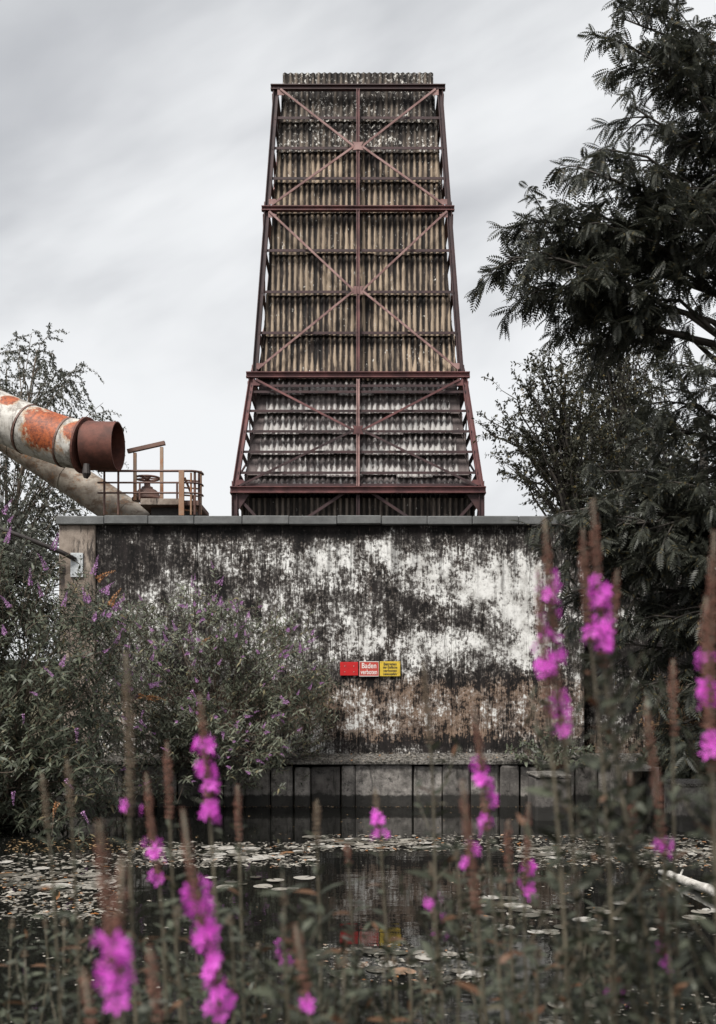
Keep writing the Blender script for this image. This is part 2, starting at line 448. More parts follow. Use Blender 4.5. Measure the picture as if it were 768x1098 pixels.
def m_ledge(g, i):
    p = g.pos(); n = g.noise(p, 3, 8, 0.7); f = g.noise(p, 17, 5, 0.85)
    c = g.mix(g.mr(f, 0.40, 0.62), (0.025,0.022,0.018), (0.30,0.28,0.255))
    c = g.mix(g.mr(n, 0.52, 0.66, 0, 0.8), c, (0.03,0.028,0.022))
    g.put(i['Base Color'], c); i['Roughness'].default_value = 0.95
    g.put(i['Normal'], g.bump(f, 0.9, 0.04))
mat('gritty_ledge', m_ledge)
def steel(name, a, b, rust, amt=0.5):
    def fn(g, i):
        p = g.pos(); n = g.noise(p, 1.4, 7, 0.65); f = g.noise(p, 9, 7, 0.75)
        c = g.mix(g.mr(n, 0.32, 0.68), a, b)
        c = g.mix(g.mr(g.noise(g.scale(p, (1,1,0.5)), 4.5, 8, 0.7), 0.5, 0.68, 0, amt), c, rust)
        c = g.mix(g.mr(f, 0.58, 0.74, 0, 0.6), c, tuple(x*0.25 for x in a))
        g.put(i['Base Color'], c); i['Roughness'].default_value = 0.6
        g.put(i['Normal'], g.bump(f, 0.3, 0.01))
    return mat(name, fn)
steel('maroon_steel', (0.070,0.024,0.026), (0.19,0.072,0.07), (0.10,0.033,0.022))
steel('dark_maroon_steel', (0.026,0.013,0.015), (0.060,0.026,0.028), (0.06,0.022,0.016))
steel('pink_steel', (0.16,0.08,0.075), (0.34,0.205,0.19), (0.18,0.06,0.04))
steel('orange_rust_steel', (0.26,0.13,0.07), (0.36,0.27,0.20), (0.34,0.11,0.028), 0.85)
steel('brown_steel', (0.085,0.042,0.033), (0.18,0.10,0.075), (0.10,0.04,0.026))
def m_end(g, i):
    p = g.pos(); n = g.noise(p, 2.5, 8, 0.65); f = g.noise(p, 16, 6, 0.75)
    c = g.mix(g.mr(n, 0.3, 0.7), (0.06,0.022,0.016), (0.17,0.058,0.04))
    c = g.mix(g.mr(f, 0.56, 0.72, 0, 0.7), c, (0.05,0.02,0.015))
    g.put(i['Base Color'], c); i['Roughness'].default_value = 0.75
    g.put(i['Normal'], g.bump(f, 0.35, 0.01))
mat('rusty_pipe_end', m_end)
def pipe_paint(name, bias, hot=None):
    def fn(g, i):
        p = g.pos(); x, y, z = g.sep(p); n = g.noise(p, 1.5, 8, 0.65); f = g.noise(p, 11, 7, 0.75)
        st = g.noise(g.scale(p, (1.6,1.6,1.6)), 2.0, 8, 0.72)
        c = g.mix(g.mr(n, 0.3, 0.7), (0.40,0.375,0.34), (0.66,0.64,0.60))
        c = g.mix(g.mr(st, 0.46, 0.62, 0, 0.85), c, (0.17,0.145,0.12))
        c = g.mix(g.mr(g.noise(g.scale(p, (5,5,0.9)), 1.2, 7, 0.7), 0.5, 0.66, 0, 0.7), c, (0.075,0.06,0.05))
        c = g.mix(g.mr(f, 0.56, 0.72, 0, 0.75), c, (0.13,0.095,0.07))
        tot = g.add(g.add(g.cn(p, 1.3, 7, 0.65, 2.2), g.cn(p, 7, 7, 0.75, 1.3)), bias)
        if hot is not None:
            d = g.vmath('LENGTH', g.vmath('MULTIPLY', g.vmath('SUBTRACT', p, tuple(hot[0])), hot[1]))
            tot = g.add(tot, g.mr(d, 1.3, 0.3, 0, 1.15))
        r = g.mr(tot, 0.0, 0.16)
        rust = g.mix(g.mr(f, 0.35, 0.65), (0.12,0.026,0.010), (0.42,0.098,0.024))
        edge = g.mul(g.mr(tot, -0.2, 0.0), 0.65)
        c = g.mix(edge, c, (0.36,0.20,0.085))
        c = g.mix(r, c, rust)
        g.put(i['Base Color'], c); i['Roughness'].default_value = 0.6
        g.put(i['Normal'], g.bump(g.add(f, g.mul(r, -0.5)), 0.35, 0.012))
    return mat(name, fn)
def sheet(name, ca, cb, cc, speck=0.0, eff=0.0, ridge_amt=0.5):
    """asbestos-cement corrugated sheet: streaked, lichen specks, salts along the lower edge"""
    def fn(g, i):
        p = g.pos(); rid = g.attr('ridge'); rv = g.attr('rowv'); r = g.objrand()
        off = g.n('ShaderNodeCombineXYZ'); g.put(off.inputs[0], g.mul(r, 7.0)); g.put(off.inputs[2], g.mul(r, 13.0))
        P = g.vmath('ADD', p, off.outputs[0])
        st = g.noise(g.scale(P, (5.2,5.2,0.28)), 1.0, 5, 0.62); n = g.noise(P, 1.3, 7, 0.65); f = g.noise(g.scale(P, (9,9,2.5)), 1.0, 7, 0.75)
        lite = g.add(g.mul(g.sub(st, 0.5), 2.2), g.add(g.mul(g.sub(n, 0.5), 1.0), g.mul(g.sub(rid, 0.42), ridge_amt)))
        lite = g.add(lite, g.mul(g.sub(f, 0.5), 1.1))
        lite = g.add(lite, g.cn(g.scale(P, (2.6,2.6,0.12)), 1.0, 3, 0.6, 1.9))
        lite = g.add(lite, g.mul(g.sub(g.mr(g.add(rv, g.cn(P, 3.5, 4, 0.6, 0.8)), 0.95, 0.35), 0.65), 0.35))  # row tops darkened: shadow of purlin and girder painted in
        c = g.mix(g.mr(lite, -0.45, 0.05), ca, cb)
        c = g.mix(g.mr(lite, 0.02, 0.62), c, cc)
        c = g.mix(g.mr(r, 0.0, 1.0, 0, 0.35), c, ca)
        if speck > 0:
            v = g.noise(g.scale(P, (1,1,0.8)), 9.0, 4, 0.7)
            c = g.mix(g.mr(g.add(v, g.mul(g.sub(n, 0.5), 0.35)), 0.70 - speck*0.14, 0.735 - speck*0.14), c, (0.62,0.60,0.56))
        if eff > 0:
            e = g.add(g.mul(g.math('MULTIPLY', g.mr(rv, 0.60, 0.22), g.mr(rv, 0.0, 0.12)), 0.46), g.add(g.cn(g.scale(P, (6.5,6.5,2.2)), 1.0, 5, 0.65, 2.2), g.mul(g.sub(rid, 0.5), 0.42)))
            e = g.mr(g.add(e, g.mul(g.sub(r, 0.5), 0.28)), 0.36 - eff*0.1, 0.54 - eff*0.1)
            c = g.mix(g.mul(e, 0.85), c, (0.47,0.455,0.44))
        g.put(i['Base Color'], c); i['Roughness'].default_value = 0.85; i['Specular IOR Level'].default_value = 0.3
        g.put(i['Normal'], g.bump(f, 0.3, 0.02))
    return mat(name, fn)
sheet('sheet_brown', (0.012,0.0105,0.0105), (0.062,0.047,0.039), (0.40,0.312,0.228), 0.3, 0.0, 0.95)
sheet('sheet_speckled', (0.018,0.016,0.016), (0.058,0.049,0.043), (0.19,0.155,0.125), 0.8, 0.0, 0.55)
sheet('sheet_salt', (0.050,0.042,0.042), (0.11,0.094,0.093), (0.20,0.175,0.17), 0.3, 1.25, 0.5)
sheet('sheet_base', (0.022,0.019,0.018), (0.085,0.070,0.060), (0.30,0.25,0.215), 0.1, 0.0, 0.8)
sheet('sheet_end', (0.06,0.048,0.048), (0.11,0.09,0.088), (0.17,0.14,0.135), 0.1, 0.2, 0.0)
def m_pad(g, i):
    p = g.pos(); r = g.objrand(); n = g.noise(p, 14, 6, 0.65)
    c = g.mix(g.mr(r, 0.15, 0.55), (0.05,0.048,0.038), (0.30,0.28,0.245))
    c = g.mix(g.mr(r, 0.55, 0.80), c, (0.44,0.42,0.385))
    c = g.mix(g.mr(r, 0.95, 0.97), c, (0.22,0.11,0.05))
    c = g.mix(g.mr(n, 0.5, 0.68, 0, 0.6), c, (0.13,0.10,0.07))
    g.put(i['Base Color'], c); i['Roughness'].default_value = 0.38
mat('pad_leaf', m_pad)
fol('litter', (0.03,0.027,0.02), (0.42,0.39,0.34), (0.42,0.17,0.05), 0.5, 0.1)
fol('litter_orange', (0.14,0.08,0.035), (0.42,0.29,0.16), (0.50,0.42,0.32), 0.5, 0.1)

# ------------------------------------------------------------------ setting: ground, water
def sstep(a, b, v):
    t = np.clip((v - a) / (b - a), 0, 1); return t*t*(3-2*t)
BANK = 0.55
def ground_h(x, y):
    z = np.full_like(x, -1.2)
    xl = -9.5 + 4.4*sstep(11.5, 15.0, y)
    left = 1 - sstep(xl - 1.1, xl + 0.3, x)
    right = sstep(6.9, 8.2, x)
    near = 1 - sstep(4.4, 5.8, y)
    side = np.maximum(left, right)
    z = z + (0.45 + 1.2) * np.maximum(side, 0)
    z = np.maximum(z, -1.2 + (BANK + 1.2)*near)
    back = (y > 20.25).astype(float)
    z = np.where(y > 20.25, 0.75, z)
    rise_wall = sstep(21.04, 21.4, y) * (x > -6.2)
    rise_left = sstep(20.3, 26.0, y) * (x <= -6.2)
    z = z + back * 2.25 * (rise_wall + rise_left)
    z = z + 0.05*np.sin(x*2.1 + y*1.3) * (z > -0.5)
    return z
xs = np.unique(np.concatenate([[-2000,-700,-250,-100,-50,-30,-20], np.arange(-16, 16.01, 0.4), [20,30,50,100,250,700,2000]]))
ys = np.unique(np.concatenate([[-500,-150,-50,-20,-10,-5], np.arange(-2, 20.0, 0.4), [20.1, 20.24, 20.26, 20.4, 20.62, 20.8, 21.04, 21.2, 21.4], np.arange(21.8, 30, 0.5), [34,40,50,70,100,200,500,1200,2500]]))
XX, YY = np.meshgrid(xs, ys)
ZZ = ground_h(XX, YY)
nx, ny = len(xs), len(ys)
idx = np.arange(nx*ny).reshape(ny, nx)
FQ = np.stack([idx[:-1,:-1], idx[:-1,1:], idx[1:,1:], idx[1:,:-1]], -1).reshape(-1, 4)
gm = np_mesh('ground', np.stack([XX, YY, ZZ], -1).reshape(-1, 3), FQ, 'soil', True)
tag(link('ground', gm), 'dark soil of the pond banks and the land behind the wall', 'ground', kind='structure')
w = MB(); w.v = [(-16,3.6,0),(11,3.6,0),(11,20.05,0),(-16,20.05,0)]; w.f = [(0,1,2,3)]
wo = w.build('water', 'pond_water'); tag(wo, 'still black pond water mirroring the wall', 'water', kind='structure')

# ------------------------------------------------------------------ pond wall with coping and piers
rw = random.Random(5)
WF, WB = 20.60, 21.10
z0w, ztop = 0.80, wz(563)
wall = empty('pond_wall', (wx(350), WF, 0.8), 'tall limewashed wall blackened by mould, carrying the two reddish signs', 'wall')
wj = [103, 212, 301, 385, 485, 590]
for a, b in zip(wj[:-1], wj[1:]):
    o_ = rw.uniform(-0.008, 0.008)
    MB().cbox(wx(a) + 0.002, wx(b) - 0.002, WF + o_, WB, z0w, ztop - 0.002, 0.012).build('wall_panel', 'limewashed_wall', wall)
MB().cbox(wx(64), wx(103) - 0.003, WF - 0.05, WB, z0w, ztop - 0.003, 0.015).build('pier', 'pier_concrete', wall)['label'] = 'bare brown concrete pier at the end of the wall'
MB().cbox(wx(590) + 0.003, wx(626), WF - 0.07, WB, z0w, ztop - 0.003, 0.015).build('pier', 'limewashed_wall', wall)
cz0, cz1 = wz(563.2), wz(554.0)
xe = [wx(62)]
while xe[-1] < wx(900): xe.append(xe[-1] + rw.uniform(0.86, 0.95))
for a, b in zip(xe[:-1], xe[1:]):
    dz, dy = rw.uniform(-0.006, 0.006), rw.uniform(-0.012, 0.012)
    tgt = wall
    MB().cbox(a + 0.004, b - 0.004, WF - 0.13 + dy, WB + 0.12 + dy, cz0 + 0.003 + dz, cz1 + dz, 0.014, rw, 0.002).build('coping_stone', 'coping_concrete', tgt)
rwall = empty('side_wall', (wx(800), WF + 0.3, 0.8), 'dark blotched wall section half hidden under the overhanging tree', 'wall')
MB().box(wx(640), wx(1000), WF + 0.12, WB, z0w, ztop - 0.01).build('wall_face', 'shaded_limewash', rwall)
MB().box(wx(626) + 0.003, wx(640) - 0.003, WF + 0.38, WB, z0w, ztop - 0.01).build('recess', 'shaded_limewash', rwall)

# revetment: piles and slabs rising from the water under a gritty sloping ledge
rev = empty('revetment', (0, 20.0, 0), 'low concrete revetment of slabs and piles along the far waterline', 'retaining wall')
RX = lambda px: (px - CX) * 20.0 / F
jo = [-40, 10, 60, 105, 132, 168, 190, 222, 240, 262, 290, 315, 333, 366, 381, 443, 475, 504, 536, 557, 577, 617, 640, 668, 706, 730, 768, 800, 860, 920]
for k, (a, b) in enumerate(zip(jo[:-1], jo[1:])):
    nar = (b - a) < 24
    y0 = 20.0 - (0.05 if nar else 0.0) + rw.uniform(-0.05, 0.05)
    top = 0.80 + rw.uniform(-0.06, 0.01)
    MB().cbox(RX(a) + 0.009, RX(b) - 0.009, y0, 20.3, -1.1, top, 0.03, rw, 0.012).build('pile' if nar else 'slab', 'revetment_concrete', rev)
le = [RX(-40)]
while le[-1] < RX(920): le.append(le[-1] + rw.uniform(1.5, 2.1))
for a, b in zip(le[:-1], le[1:]):
    a += 0.006; b -= 0.006
    y0 = 19.90 + rw.uniform(-0.02, 0.02); q = rw.uniform(-0.01, 0.01)
    MB().quad_box([(a,y0,0.815),(b,y0,0.815),(b,WF-0.004,0.815),(a,WF-0.004,0.815),(a,y0,0.87+q),(b,y0,0.87+q),(b,WF-0.004,0.985+q),(a,WF-0.004,0.985+q)]).build('ledge_stone', 'gritty_ledge', rev)

re_ = random.Random(61); P, D, N, S = [], [], [], []
for i in range(2600):
    y = re_.uniform(19.90, 20.58); P.append(Vector((re_.uniform(RX(60), RX(900)), y, 0.885 + (y-19.9)/0.7*0.115))); D.append(Vector((re_.gauss(0,1), re_.gauss(0,1), re_.gauss(0,0.4)))); N.append(Vector((re_.gauss(0,.5), re_.gauss(0,.5), 1))); S.append(re_.uniform(0.02, 0.07))
ld = empty('ledge_debris', (0, 20.2, 0.9), 'gritty leaf and stone debris along the ledge at the wall foot', 'debris'); ld['kind'] = 'stuff'; S = np.array(S)
fol('debris', (0.03,0.027,0.022), (0.30,0.27,0.23), (0.30,0.16,0.08), 0.8, 0.0)
scatter('debris_pieces', LEAF_V, LEAF_F, P, D, N, np.stack([S, S*0.7, S],1), 'debris', ld)['kind'] = 'stuff'

def block(px0, px1, py0, py1, depth, label, hollow=False):
    Y = F*HC/(py1 - HY); a, b = at(px0, py0, Y), at(px1, py0, Y)
    r = empty('concrete_block', ((a.x+b.x)/2, Y, -0.6), label, 'concrete block', 'broken blocks at the waterline')
    if hollow:
        t = 0.075
        MB().cbox(a.x, a.x+t, Y, Y+depth, -0.6, a.z, 0.012, rw, 0.004).build('side_wall', 'revetment_concrete', r)
        MB().cbox(b.x-t, b.x, Y, Y+depth, -0.6, a.z, 0.012, rw, 0.004).build('side_wall', 'revetment_concrete', r)
        MB().cbox(a.x+t+0.003, b.x-t-0.003, Y+0.01, Y+depth, a.z-t, a.z-0.004, 0.012, rw, 0.004).build('top_slab', 'revetment_concrete', r)
        MB().box(a.x+t+0.003, b.x-t-0.003, Y+depth-0.08, Y+depth-0.01, -0.6, a.z-t-0.003).build('back_slab', 'revetment_concrete', r)
    else:
        MB().cbox(a.x, b.x, Y, Y+depth, -0.6, a.z-0.05, 0.03, rw, 0.012).build('block_body', 'revetment_concrete', r)
        MB().cbox(a.x-0.02, b.x+0.015, Y-0.02, Y+depth+0.02, a.z-0.047, a.z, 0.012, rw, 0.008).build('cap_slab', 'gritty_ledge', r)
block(575, 613, 831, 880, 0.9, 'square concrete block in the water left of the tall pink flower pair')
block(668, 707, 823, 876, 0.9, 'hollow concrete box with dark open front at the waterline', True)
block(730, 775, 840, 892, 0.9, 'concrete block with white streaks at the right edge of the pond')

# ------------------------------------------------------------------ cooling tower
YC = 44.86
def solve(py, half):
    w_ = half*YC/(F + half); return w_, HC + (HY - py)*(YC - w_)/F
wA, zA = solve(93, 91.0); wB, zB = solve(399, 114.0); wB2, zB2 = solve(404, 117.3); wC, zC = solve(525, 136.0)
def W(z):
    if z >= zB: return wB + (wA - wB)*(z - zB)/(zA - zB)
    if z >= zC: return wC + (wB2 - wC)*(min(z, zB2) - zC)/(zB2 - zC)
    return wC + 0.03
def zof(py):
    z = 10.0
    for _ in range(30): z = HC + (HY - py)*(YC - W(z))/F
    return z
tower = empty('cooling_tower', (0, YC, 3.0), 'tall tapering cooling tower of corrugated sheets in a maroon steel frame', 'tower')
def fp(k, u, v, z):        # face k: u along the face, v outwards from the tower's axis
    c, s_ = ((0,-1),(1,0),(0,1),(-1,0))[k], ((1,0),(0,1),(-1,0),(0,-1))[k]
    return Vector((c[0]*v + s_[0]*u, YC + c[1]*v + s_[1]*u, z))
def fn_(k): return Vector((((0,-1),(1,0),(0,1),(-1,0))[k] + (0,)))
GZ = 2.9
# legs
for sx in (-1, 1):
    for sy in (-1, 1):
        L = lambda z, i=0.12: Vector((sx*(W(z)-i), YC + sy*(W(z)-i), z))
        MB().ibeam(L(zB+0.02), L(zA), 0.21, 0.22, (1,0,0), 0.03).build('leg', 'dark_maroon_steel', tower)
        MB().ibeam(L(zC), L(zB2-0.02), 0.22, 0.22, (1,0,0), 0.03).build('leg', 'maroon_steel', tower)
        p = L(zC); MB().ibeam(Vector((p.x, p.y, GZ)), Vector((p.x, p.y, zC)), 0.22, 0.22, (1,0,0), 0.03).build('leg', 'dark_maroon_steel', tower)
main = [(93, 0.20, 'dark_maroon_steel'), (223, 0.18, 'maroon_steel'), (401.5, 0.22, 'maroon_steel'), (525, 0.25, 'maroon_steel')]
pur_up = [125, 157.5, 190, 267.5, 312, 356]
pur_lo = [413, 419.5, 440, 462, 484, 506.5, 519.5]
PITCH = 0.225
def sheet_mesh(name, k, u0, u1, zb, zt, vb, vt, m, amp=0.034, rag=0.0, rs=None):
    n = max(4, int(round((u1-u0)/PITCH*8))); V = []; ridge = []; rowv = []
    us = np.linspace(u0, u1, n+1)
    for j, t in enumerate((0.0, 0.33, 0.66, 1.0)):
        for u in us:
            ph = math.cos(2*math.pi*u/PITCH)
            z = zb + (zt-zb)*t
            if j == 0 and rag: z += rs.uniform(-rag, rag)
            V.append(fp(k, u, vb + (vt-vb)*t + amp*ph, z)); ridge.append(0.5 + 0.5*ph); rowv.append(t)
    o = Vector(tower.location)
    Fq = [(j*(n+1)+i, j*(n+1)+i+1, (j+1)*(n+1)+i+1, (j+1)*(n+1)+i) for j in range(3) for i in range(n)]
    me = bpy.data.meshes.new(name); me.from_pydata([tuple(p - o) for p in V], [], Fq)
    for nm, d in (('ridge', ridge), ('rowv', rowv)):
        a = me.attributes.new(nm, 'FLOAT', 'POINT'); a.data.foreach_set('value', d)
    me.polygons.foreach_set('use_smooth', [True]*len(Fq)); me.materials.append(MATS[m])
    return me
rt = random.Random(11)
def sheet_row(k, pt, pb, m, gap_t, gap_b, inset_u, flat_end=0.0, lap=0.10):
    zt, zb = zof(pt), zof(pb)
    vt, vb = W(zt) - gap_t, W(zb) - gap_b
    half = (W(zt) + W(zb))/2 - inset_u
    h2 = half - flat_end
    cuts = [-h2]
    while cuts[-1] < h2 - 0.6: cuts.append(cuts[-1] + 6*PITCH)
    cuts[-1] = h2 if h2 - cuts[-1] < 0.6 else cuts[-1]
    if cuts[-1] < h2: cuts.append(h2)
    if k != 0: cuts = [-h2, h2]
    for a, b in zip(cuts[:-1], cuts[1:]):
        dz, dv = rt.uniform(-0.035, 0.035), rt.uniform(-0.012, 0.012)
        if rt.random() < 0.10 and pt > 100: dz -= rt.uniform(0.04, 0.09); dv += rt.uniform(0.0, 0.015)
        me = sheet_mesh('corrugated_sheet', k, a - 0.02, b + 0.03, zb - lap + dz, zt + 0.05 + dz, vb + dv, vt + dv*0.6, m, rag=0.012, rs=rt)
        link('corrugated_sheet', me, tower)
    if flat_end > 0:
        for sg in (-1, 1):
            u0, u1 = sorted((sg*h2, sg*(half)))
            b = MB(); b.quad_box([fp(k,u0,vb-0.03,zb-lap), fp(k,u1,vb-0.03,zb-lap), fp(k,u1,vb-0.015,zb-lap), fp(k,u0,vb-0.015,zb-lap), fp(k,u0,vt-0.03,zt), fp(k,u1,vt-0.03,zt), fp(k,u1,vt-0.015,zt), fp(k,u0,vt-0.015,zt)])
            b.build('end_panel', 'sheet_end', tower)
for k in range(4):
    nrm = fn_(k); up = Vector((0,0,1))
    # cladding
    rows = [93] + [125, 157.5, 190, 223] + [267.5, 312, 356, 401]
    for i, (a, b) in enumerate(zip(rows[:-1], rows[1:])):
        sheet_row(k, a, b, 'sheet_speckled' if i < 2 else 'sheet_brown', 0.40, 0.31, 0.36, lap=0.05)
    lo = [404, 419.5, 440, 462, 484, 506.5, 523]
    for a, b in zip(lo[:-1], lo[1:]):
        sheet_row(k, a, b, 'sheet_salt', 0.50, 0.33, 0.40, 0.42, lap=0.03)
    u_ = wC - 0.34
    for a in np.arange(-u_, u_ - 0.3, 6*PITCH) if k == 0 else [-u_]:
        b = min(a + 6*PITCH, u_) if k == 0 else u_
        me = sheet_mesh('corrugated_sheet', k, a - 0.02, b + 0.02, GZ, zC - 0.22, wC - 0.55, wC - 0.55, 'sheet_base', 0.04, 0.0, rt); link('corrugated_sheet', me, tower)
    # collar above the top girder
    zc0, zc1 = zof(93) + 0.02, zof(93) + 0.80
    uc = wA - 0.37
    for a in np.arange(-uc, uc - 0.3, 6*PITCH) if k == 0 else [-uc]:
        b = min(a + 6*PITCH, uc) if k == 0 else uc
        me = sheet_mesh('corrugated_sheet', k, a - 0.02, b + 0.02, zc0, zc1 + rt.uniform(-0.01, 0.01), wA - 0.40, wA - 0.42, 'sheet_speckled', 0.04, 0.0, rt); link('corrugated_sheet', me, tower)
    # girders
    for py, h, m in main:
        z = zof(py); wv = W(z) + (0.02 if py > 400 else 0.0); ov = 0.10 if py in (93, 223, 401.5) else 0.02
        if py == 401.5: wv = wB2
        if k % 2 == 1: ov = -0.10
        MB().ibeam(fp(k, -wv-ov, wv-0.06, z), fp(k, wv+ov, wv-0.06, z), h, 0.20, up, 0.035).build('girder', m, tower)
    # purlins, each a channel on the frame's plane
    for py in pur_up + pur_lo:
        z = zof(py); wv = W(z) - 0.14; v = W(z) - 0.10
        low = py > 400; m = 'dark_maroon_steel'
        b = MB(); b.beam(fp(k,-wv,v,z), fp(k,wv,v,z), 0.08 if low else 0.10, 0.03, up); b.beam(fp(k,-wv,v-0.055,z+0.045), fp(k,wv,v-0.055,z+0.045), 0.03, 0.076, up)
        b.build('purlin', m, tower)
    # centre post
    for a, b_, m in ((93, 223, 'maroon_steel'), (223, 401, 'maroon_steel'), (404, 524, 'pink_steel'), (527, 590, 'dark_maroon_steel')):
        za, zb = zof(a) - 0.1, max(zof(b_) + 0.1, GZ)
        MB().ibeam(fp(k, 0, W(za)-0.02 if a != 527 else wC-0.15, za), fp(k, 0, W(zb)-0.02 if a != 527 else wC-0.15, zb), 0.125, 0.14, fp(k,1,0,0)-fp(k,0,0,0), 0.03).build('post', m, tower)
    # braces
    for a, b_, m, ins in ((96, 220, 'pink_steel', 0.30), (227, 396, 'pink_steel', 0.22), (407, 521, 'maroon_steel', 0.30)):
        za, zb = zof(a), zof(b_)
        cz = zof({96:157.5, 227:312, 407:461.5}[a])
        for sg in (-1, 1):
            for zz, pp in ((za, a), (zb, b_)):
                e = fp(k, sg*(W(zz) - ins), W(zz) + 0.035, zz); c = fp(k, sg*0.16, W(cz) + 0.035, cz)
                MB().beam(e, c, 0.078, 0.05, up).build('brace', 'dark_maroon_steel' if pp == 521 else m, tower)
                # gusset in the corner
                dz = 0.26 if zz == za else -0.26
                MB().plate([fp(k, sg*(W(zz)-0.18), W(zz)+0.005, zz+0.0), fp(k, sg*(W(zz)-0.52), W(zz)+0.005, zz - dz*0.5), fp(k, sg*(W(zz)-0.44), W(zz)+0.005, zz - dz*0.9), fp(k, sg*(W(zz)-0.18), W(zz)+0.005, zz - dz*0.9)], 0.02, nrm).build('gusset', m, tower)
        MB().plate([fp(k, 0.30*math.cos(t)*(1 if i % 2 else 0.45), W(cz)+0.065, cz + 0.24*math.sin(t)*(1 if i % 2 else 0.6)) for i, t in enumerate([j*math.pi/4 + math.pi/8*0 for j in range(8)])], 0.02, nrm).build('gusset', m, tower)
    # braces of the base, seen just above the wall
    for sg in (-1, 1):
        MB().beam(fp(k, sg*(wC-0.25), wC-0.18, zC-0.25), fp(k, sg*(wC-2.0), wC-0.18, zC-2.2), 0.11, 0.06, up).build('brace', 'dark_maroon_steel', tower)
        MB().beam(fp(k, sg*0.55, wC-0.18, zC-0.1), fp(k, sg*3.0, wC-0.18, zC-1.75), 0.11, 0.06, up).build('brace', 'dark_maroon_steel', tower)
        MB().plate([fp(k, sg*(wC-0.14), wC-0.12, zC-0.14), fp(k, sg*(wC-0.7), wC-0.12, zC-0.14), fp(k, sg*(wC-0.14), wC-0.12, zC-0.95)], 0.02, nrm).build('gusset', 'dark_maroon_steel', tower)

# ------------------------------------------------------------------ pipes and valve platform
def pipe_piece(parent, name, pts, rad, m, n=28, wall_t=0.03, openend=False):
    b = MB().tube(pts, rad, n, cap=False)
    if openend:
        rr = [r - wall_t for r in rad]; k0 = len(b.v); b.tube(pts, rr, n, cap=False)
        e = (len(pts)-1)*n; q0 = len(b.v)
        b.v += [b.v[e+j] for j in range(n)] + [b.v[k0+e+j] for j in range(n)]      # rim with edges of its own
        for j in range(n):
            b.f.append((q0+j, q0+(j+1) % n, q0+n+(j+1) % n, q0+n+j))
    return b.build(name, m, parent, True)
PY = 24.0
PA = [at(-260,322,27.5), at(-60,420,25.2), at(0,446.5,24.6), at(31,460.5,24.3), at(72,474.5,24.1), at(90,477.5,24.0), at(92,477.8,24.0), at(127,478.5,23.95)]
pipe_paint('pipe_paint_grey', -0.72, (at(8,428,24.0), (3.4,0.3,4.5)))
pipe_paint('pipe_paint_rusted', -0.55, (at(60,456,23.6), (1.0,0.4,1.5)))
pipe_paint('pipe_paint_flaked', -0.35, (at(82,462,23.5), (3.0,0.4,3.2)))
def m_dull(g, i):
    p = g.pos(); n = g.noise(p, 2.0, 8, 0.7); f = g.noise(p, 12, 7, 0.75); rg = g.noise(g.scale(p, (2.4,2.4,5.5)), 1.0, 6, 0.65)
    c = g.mix(g.mr(n, 0.32, 0.68), (0.11,0.085,0.065), (0.33,0.29,0.24))
    c = g.mix(g.mr(rg, 0.48, 0.62, 0, 0.85), c, (0.10,0.06,0.035))
    c = g.mix(g.mr(g.add(f, g.cn(g.scale(p, (3,3,1)), 1.0, 5, 0.6, 0.5)), 0.54, 0.70, 0, 0.85), c, (0.26,0.115,0.04))
    g.put(i['Base Color'], c); i['Roughness'].default_value = 0.7
    g.put(i['Normal'], g.bump(f, 0.4, 0.015))
mat('pipe_paint_dull', m_dull)
up = empty('gas_pipe', PA[3], 'big flaking white pipe with orange rust and an open brown mouth', 'pipe')
R1 = 0.72
def seg(a, b, n=5): return [a.lerp(b, t/(n-1)) for t in range(n)]
pipe_piece(up, 'pipe_section', seg(PA[0], PA[1]) + seg(PA[1], PA[2])[1:] + [PA[3]], 0.575, 'pipe_paint_grey')
pipe_piece(up, 'pipe_section', seg(PA[3], PA[4], 6), [0.575,0.575,0.572,0.57,0.57,0.57], 'pipe_paint_rusted')
pipe_piece(up, 'pipe_section', seg(PA[4], PA[5], 4), 0.565, 'pipe_paint_flaked')
pipe_piece(up, 'pipe_mouth', seg(PA[6], PA[7], 5), [0.565,0.555,0.55,0.55,0.555], 'rusty_pipe_end', 36, 0.03, True)
bt = MB(); bt.tube([PA[6], PA[6] + (PA[7]-PA[6])*0.01], 0.52, 28, cap=True); bt.build('back_plate', 'rusty_pipe_end', up)
def flange(parent, c, d, r, t, m):
    d = d.normalized(); b = MB(); b.tube([c - d*t/2, c + d*t/2], r, 28); return b.build('flange', m, parent)
flange(up, PA[3], PA[4]-PA[2], 0.592, 0.045, 'brown_steel')
flange(up, PA[2].lerp(PA[1], 0.12), PA[3]-PA[2], 0.592, 0.045, 'brown_steel')
flange(up, PA[4], PA[5]-PA[3], 0.585, 0.045, 'brown_steel')
flange(up, PA[5].lerp(PA[6], 0.6), PA[6]-PA[4], 0.645, 0.05, 'rusty_pipe_end')
b = MB(); q = at(93, 507, 23.6); b.tube([q + Vector((0,0,0.2)), q - Vector((0,0,0.02)), q - Vector((0.02,0,0.12))], [0.07,0.10,0.05], 10); b.build('drain_stub', 'dark_iron', up)
PB = [at(-200,330,29.0), at(-60,424,27.6), at(20,476,26.8), at(75,512,26.2), at(137,553,25.6), at(210,600,25.0)]
lp = empty('feed_pipe', PB[2], 'stained grey pipe sloping down behind the wall under the bigger pipe', 'pipe')
for i in range(len(PB)-1):
    pipe_piece(lp, 'pipe_section', seg(PB[i], PB[i+1], 4), 0.42, 'pipe_paint_dull', 24)
    if 0 < i < 4: flange(lp, PB[i], PB[i+1]-PB[i-1], 0.432, 0.04, 'pipe_paint_dull')
plat = empty('valve_platform', at(175, 552, 24.0), 'rusty railed platform standing behind the wall beside the pipes', 'platform')
P_ = lambda x, y, dY=0.0: at(x, y, PY + dY)
a, b2 = P_(150, 536), P_(213, 536)
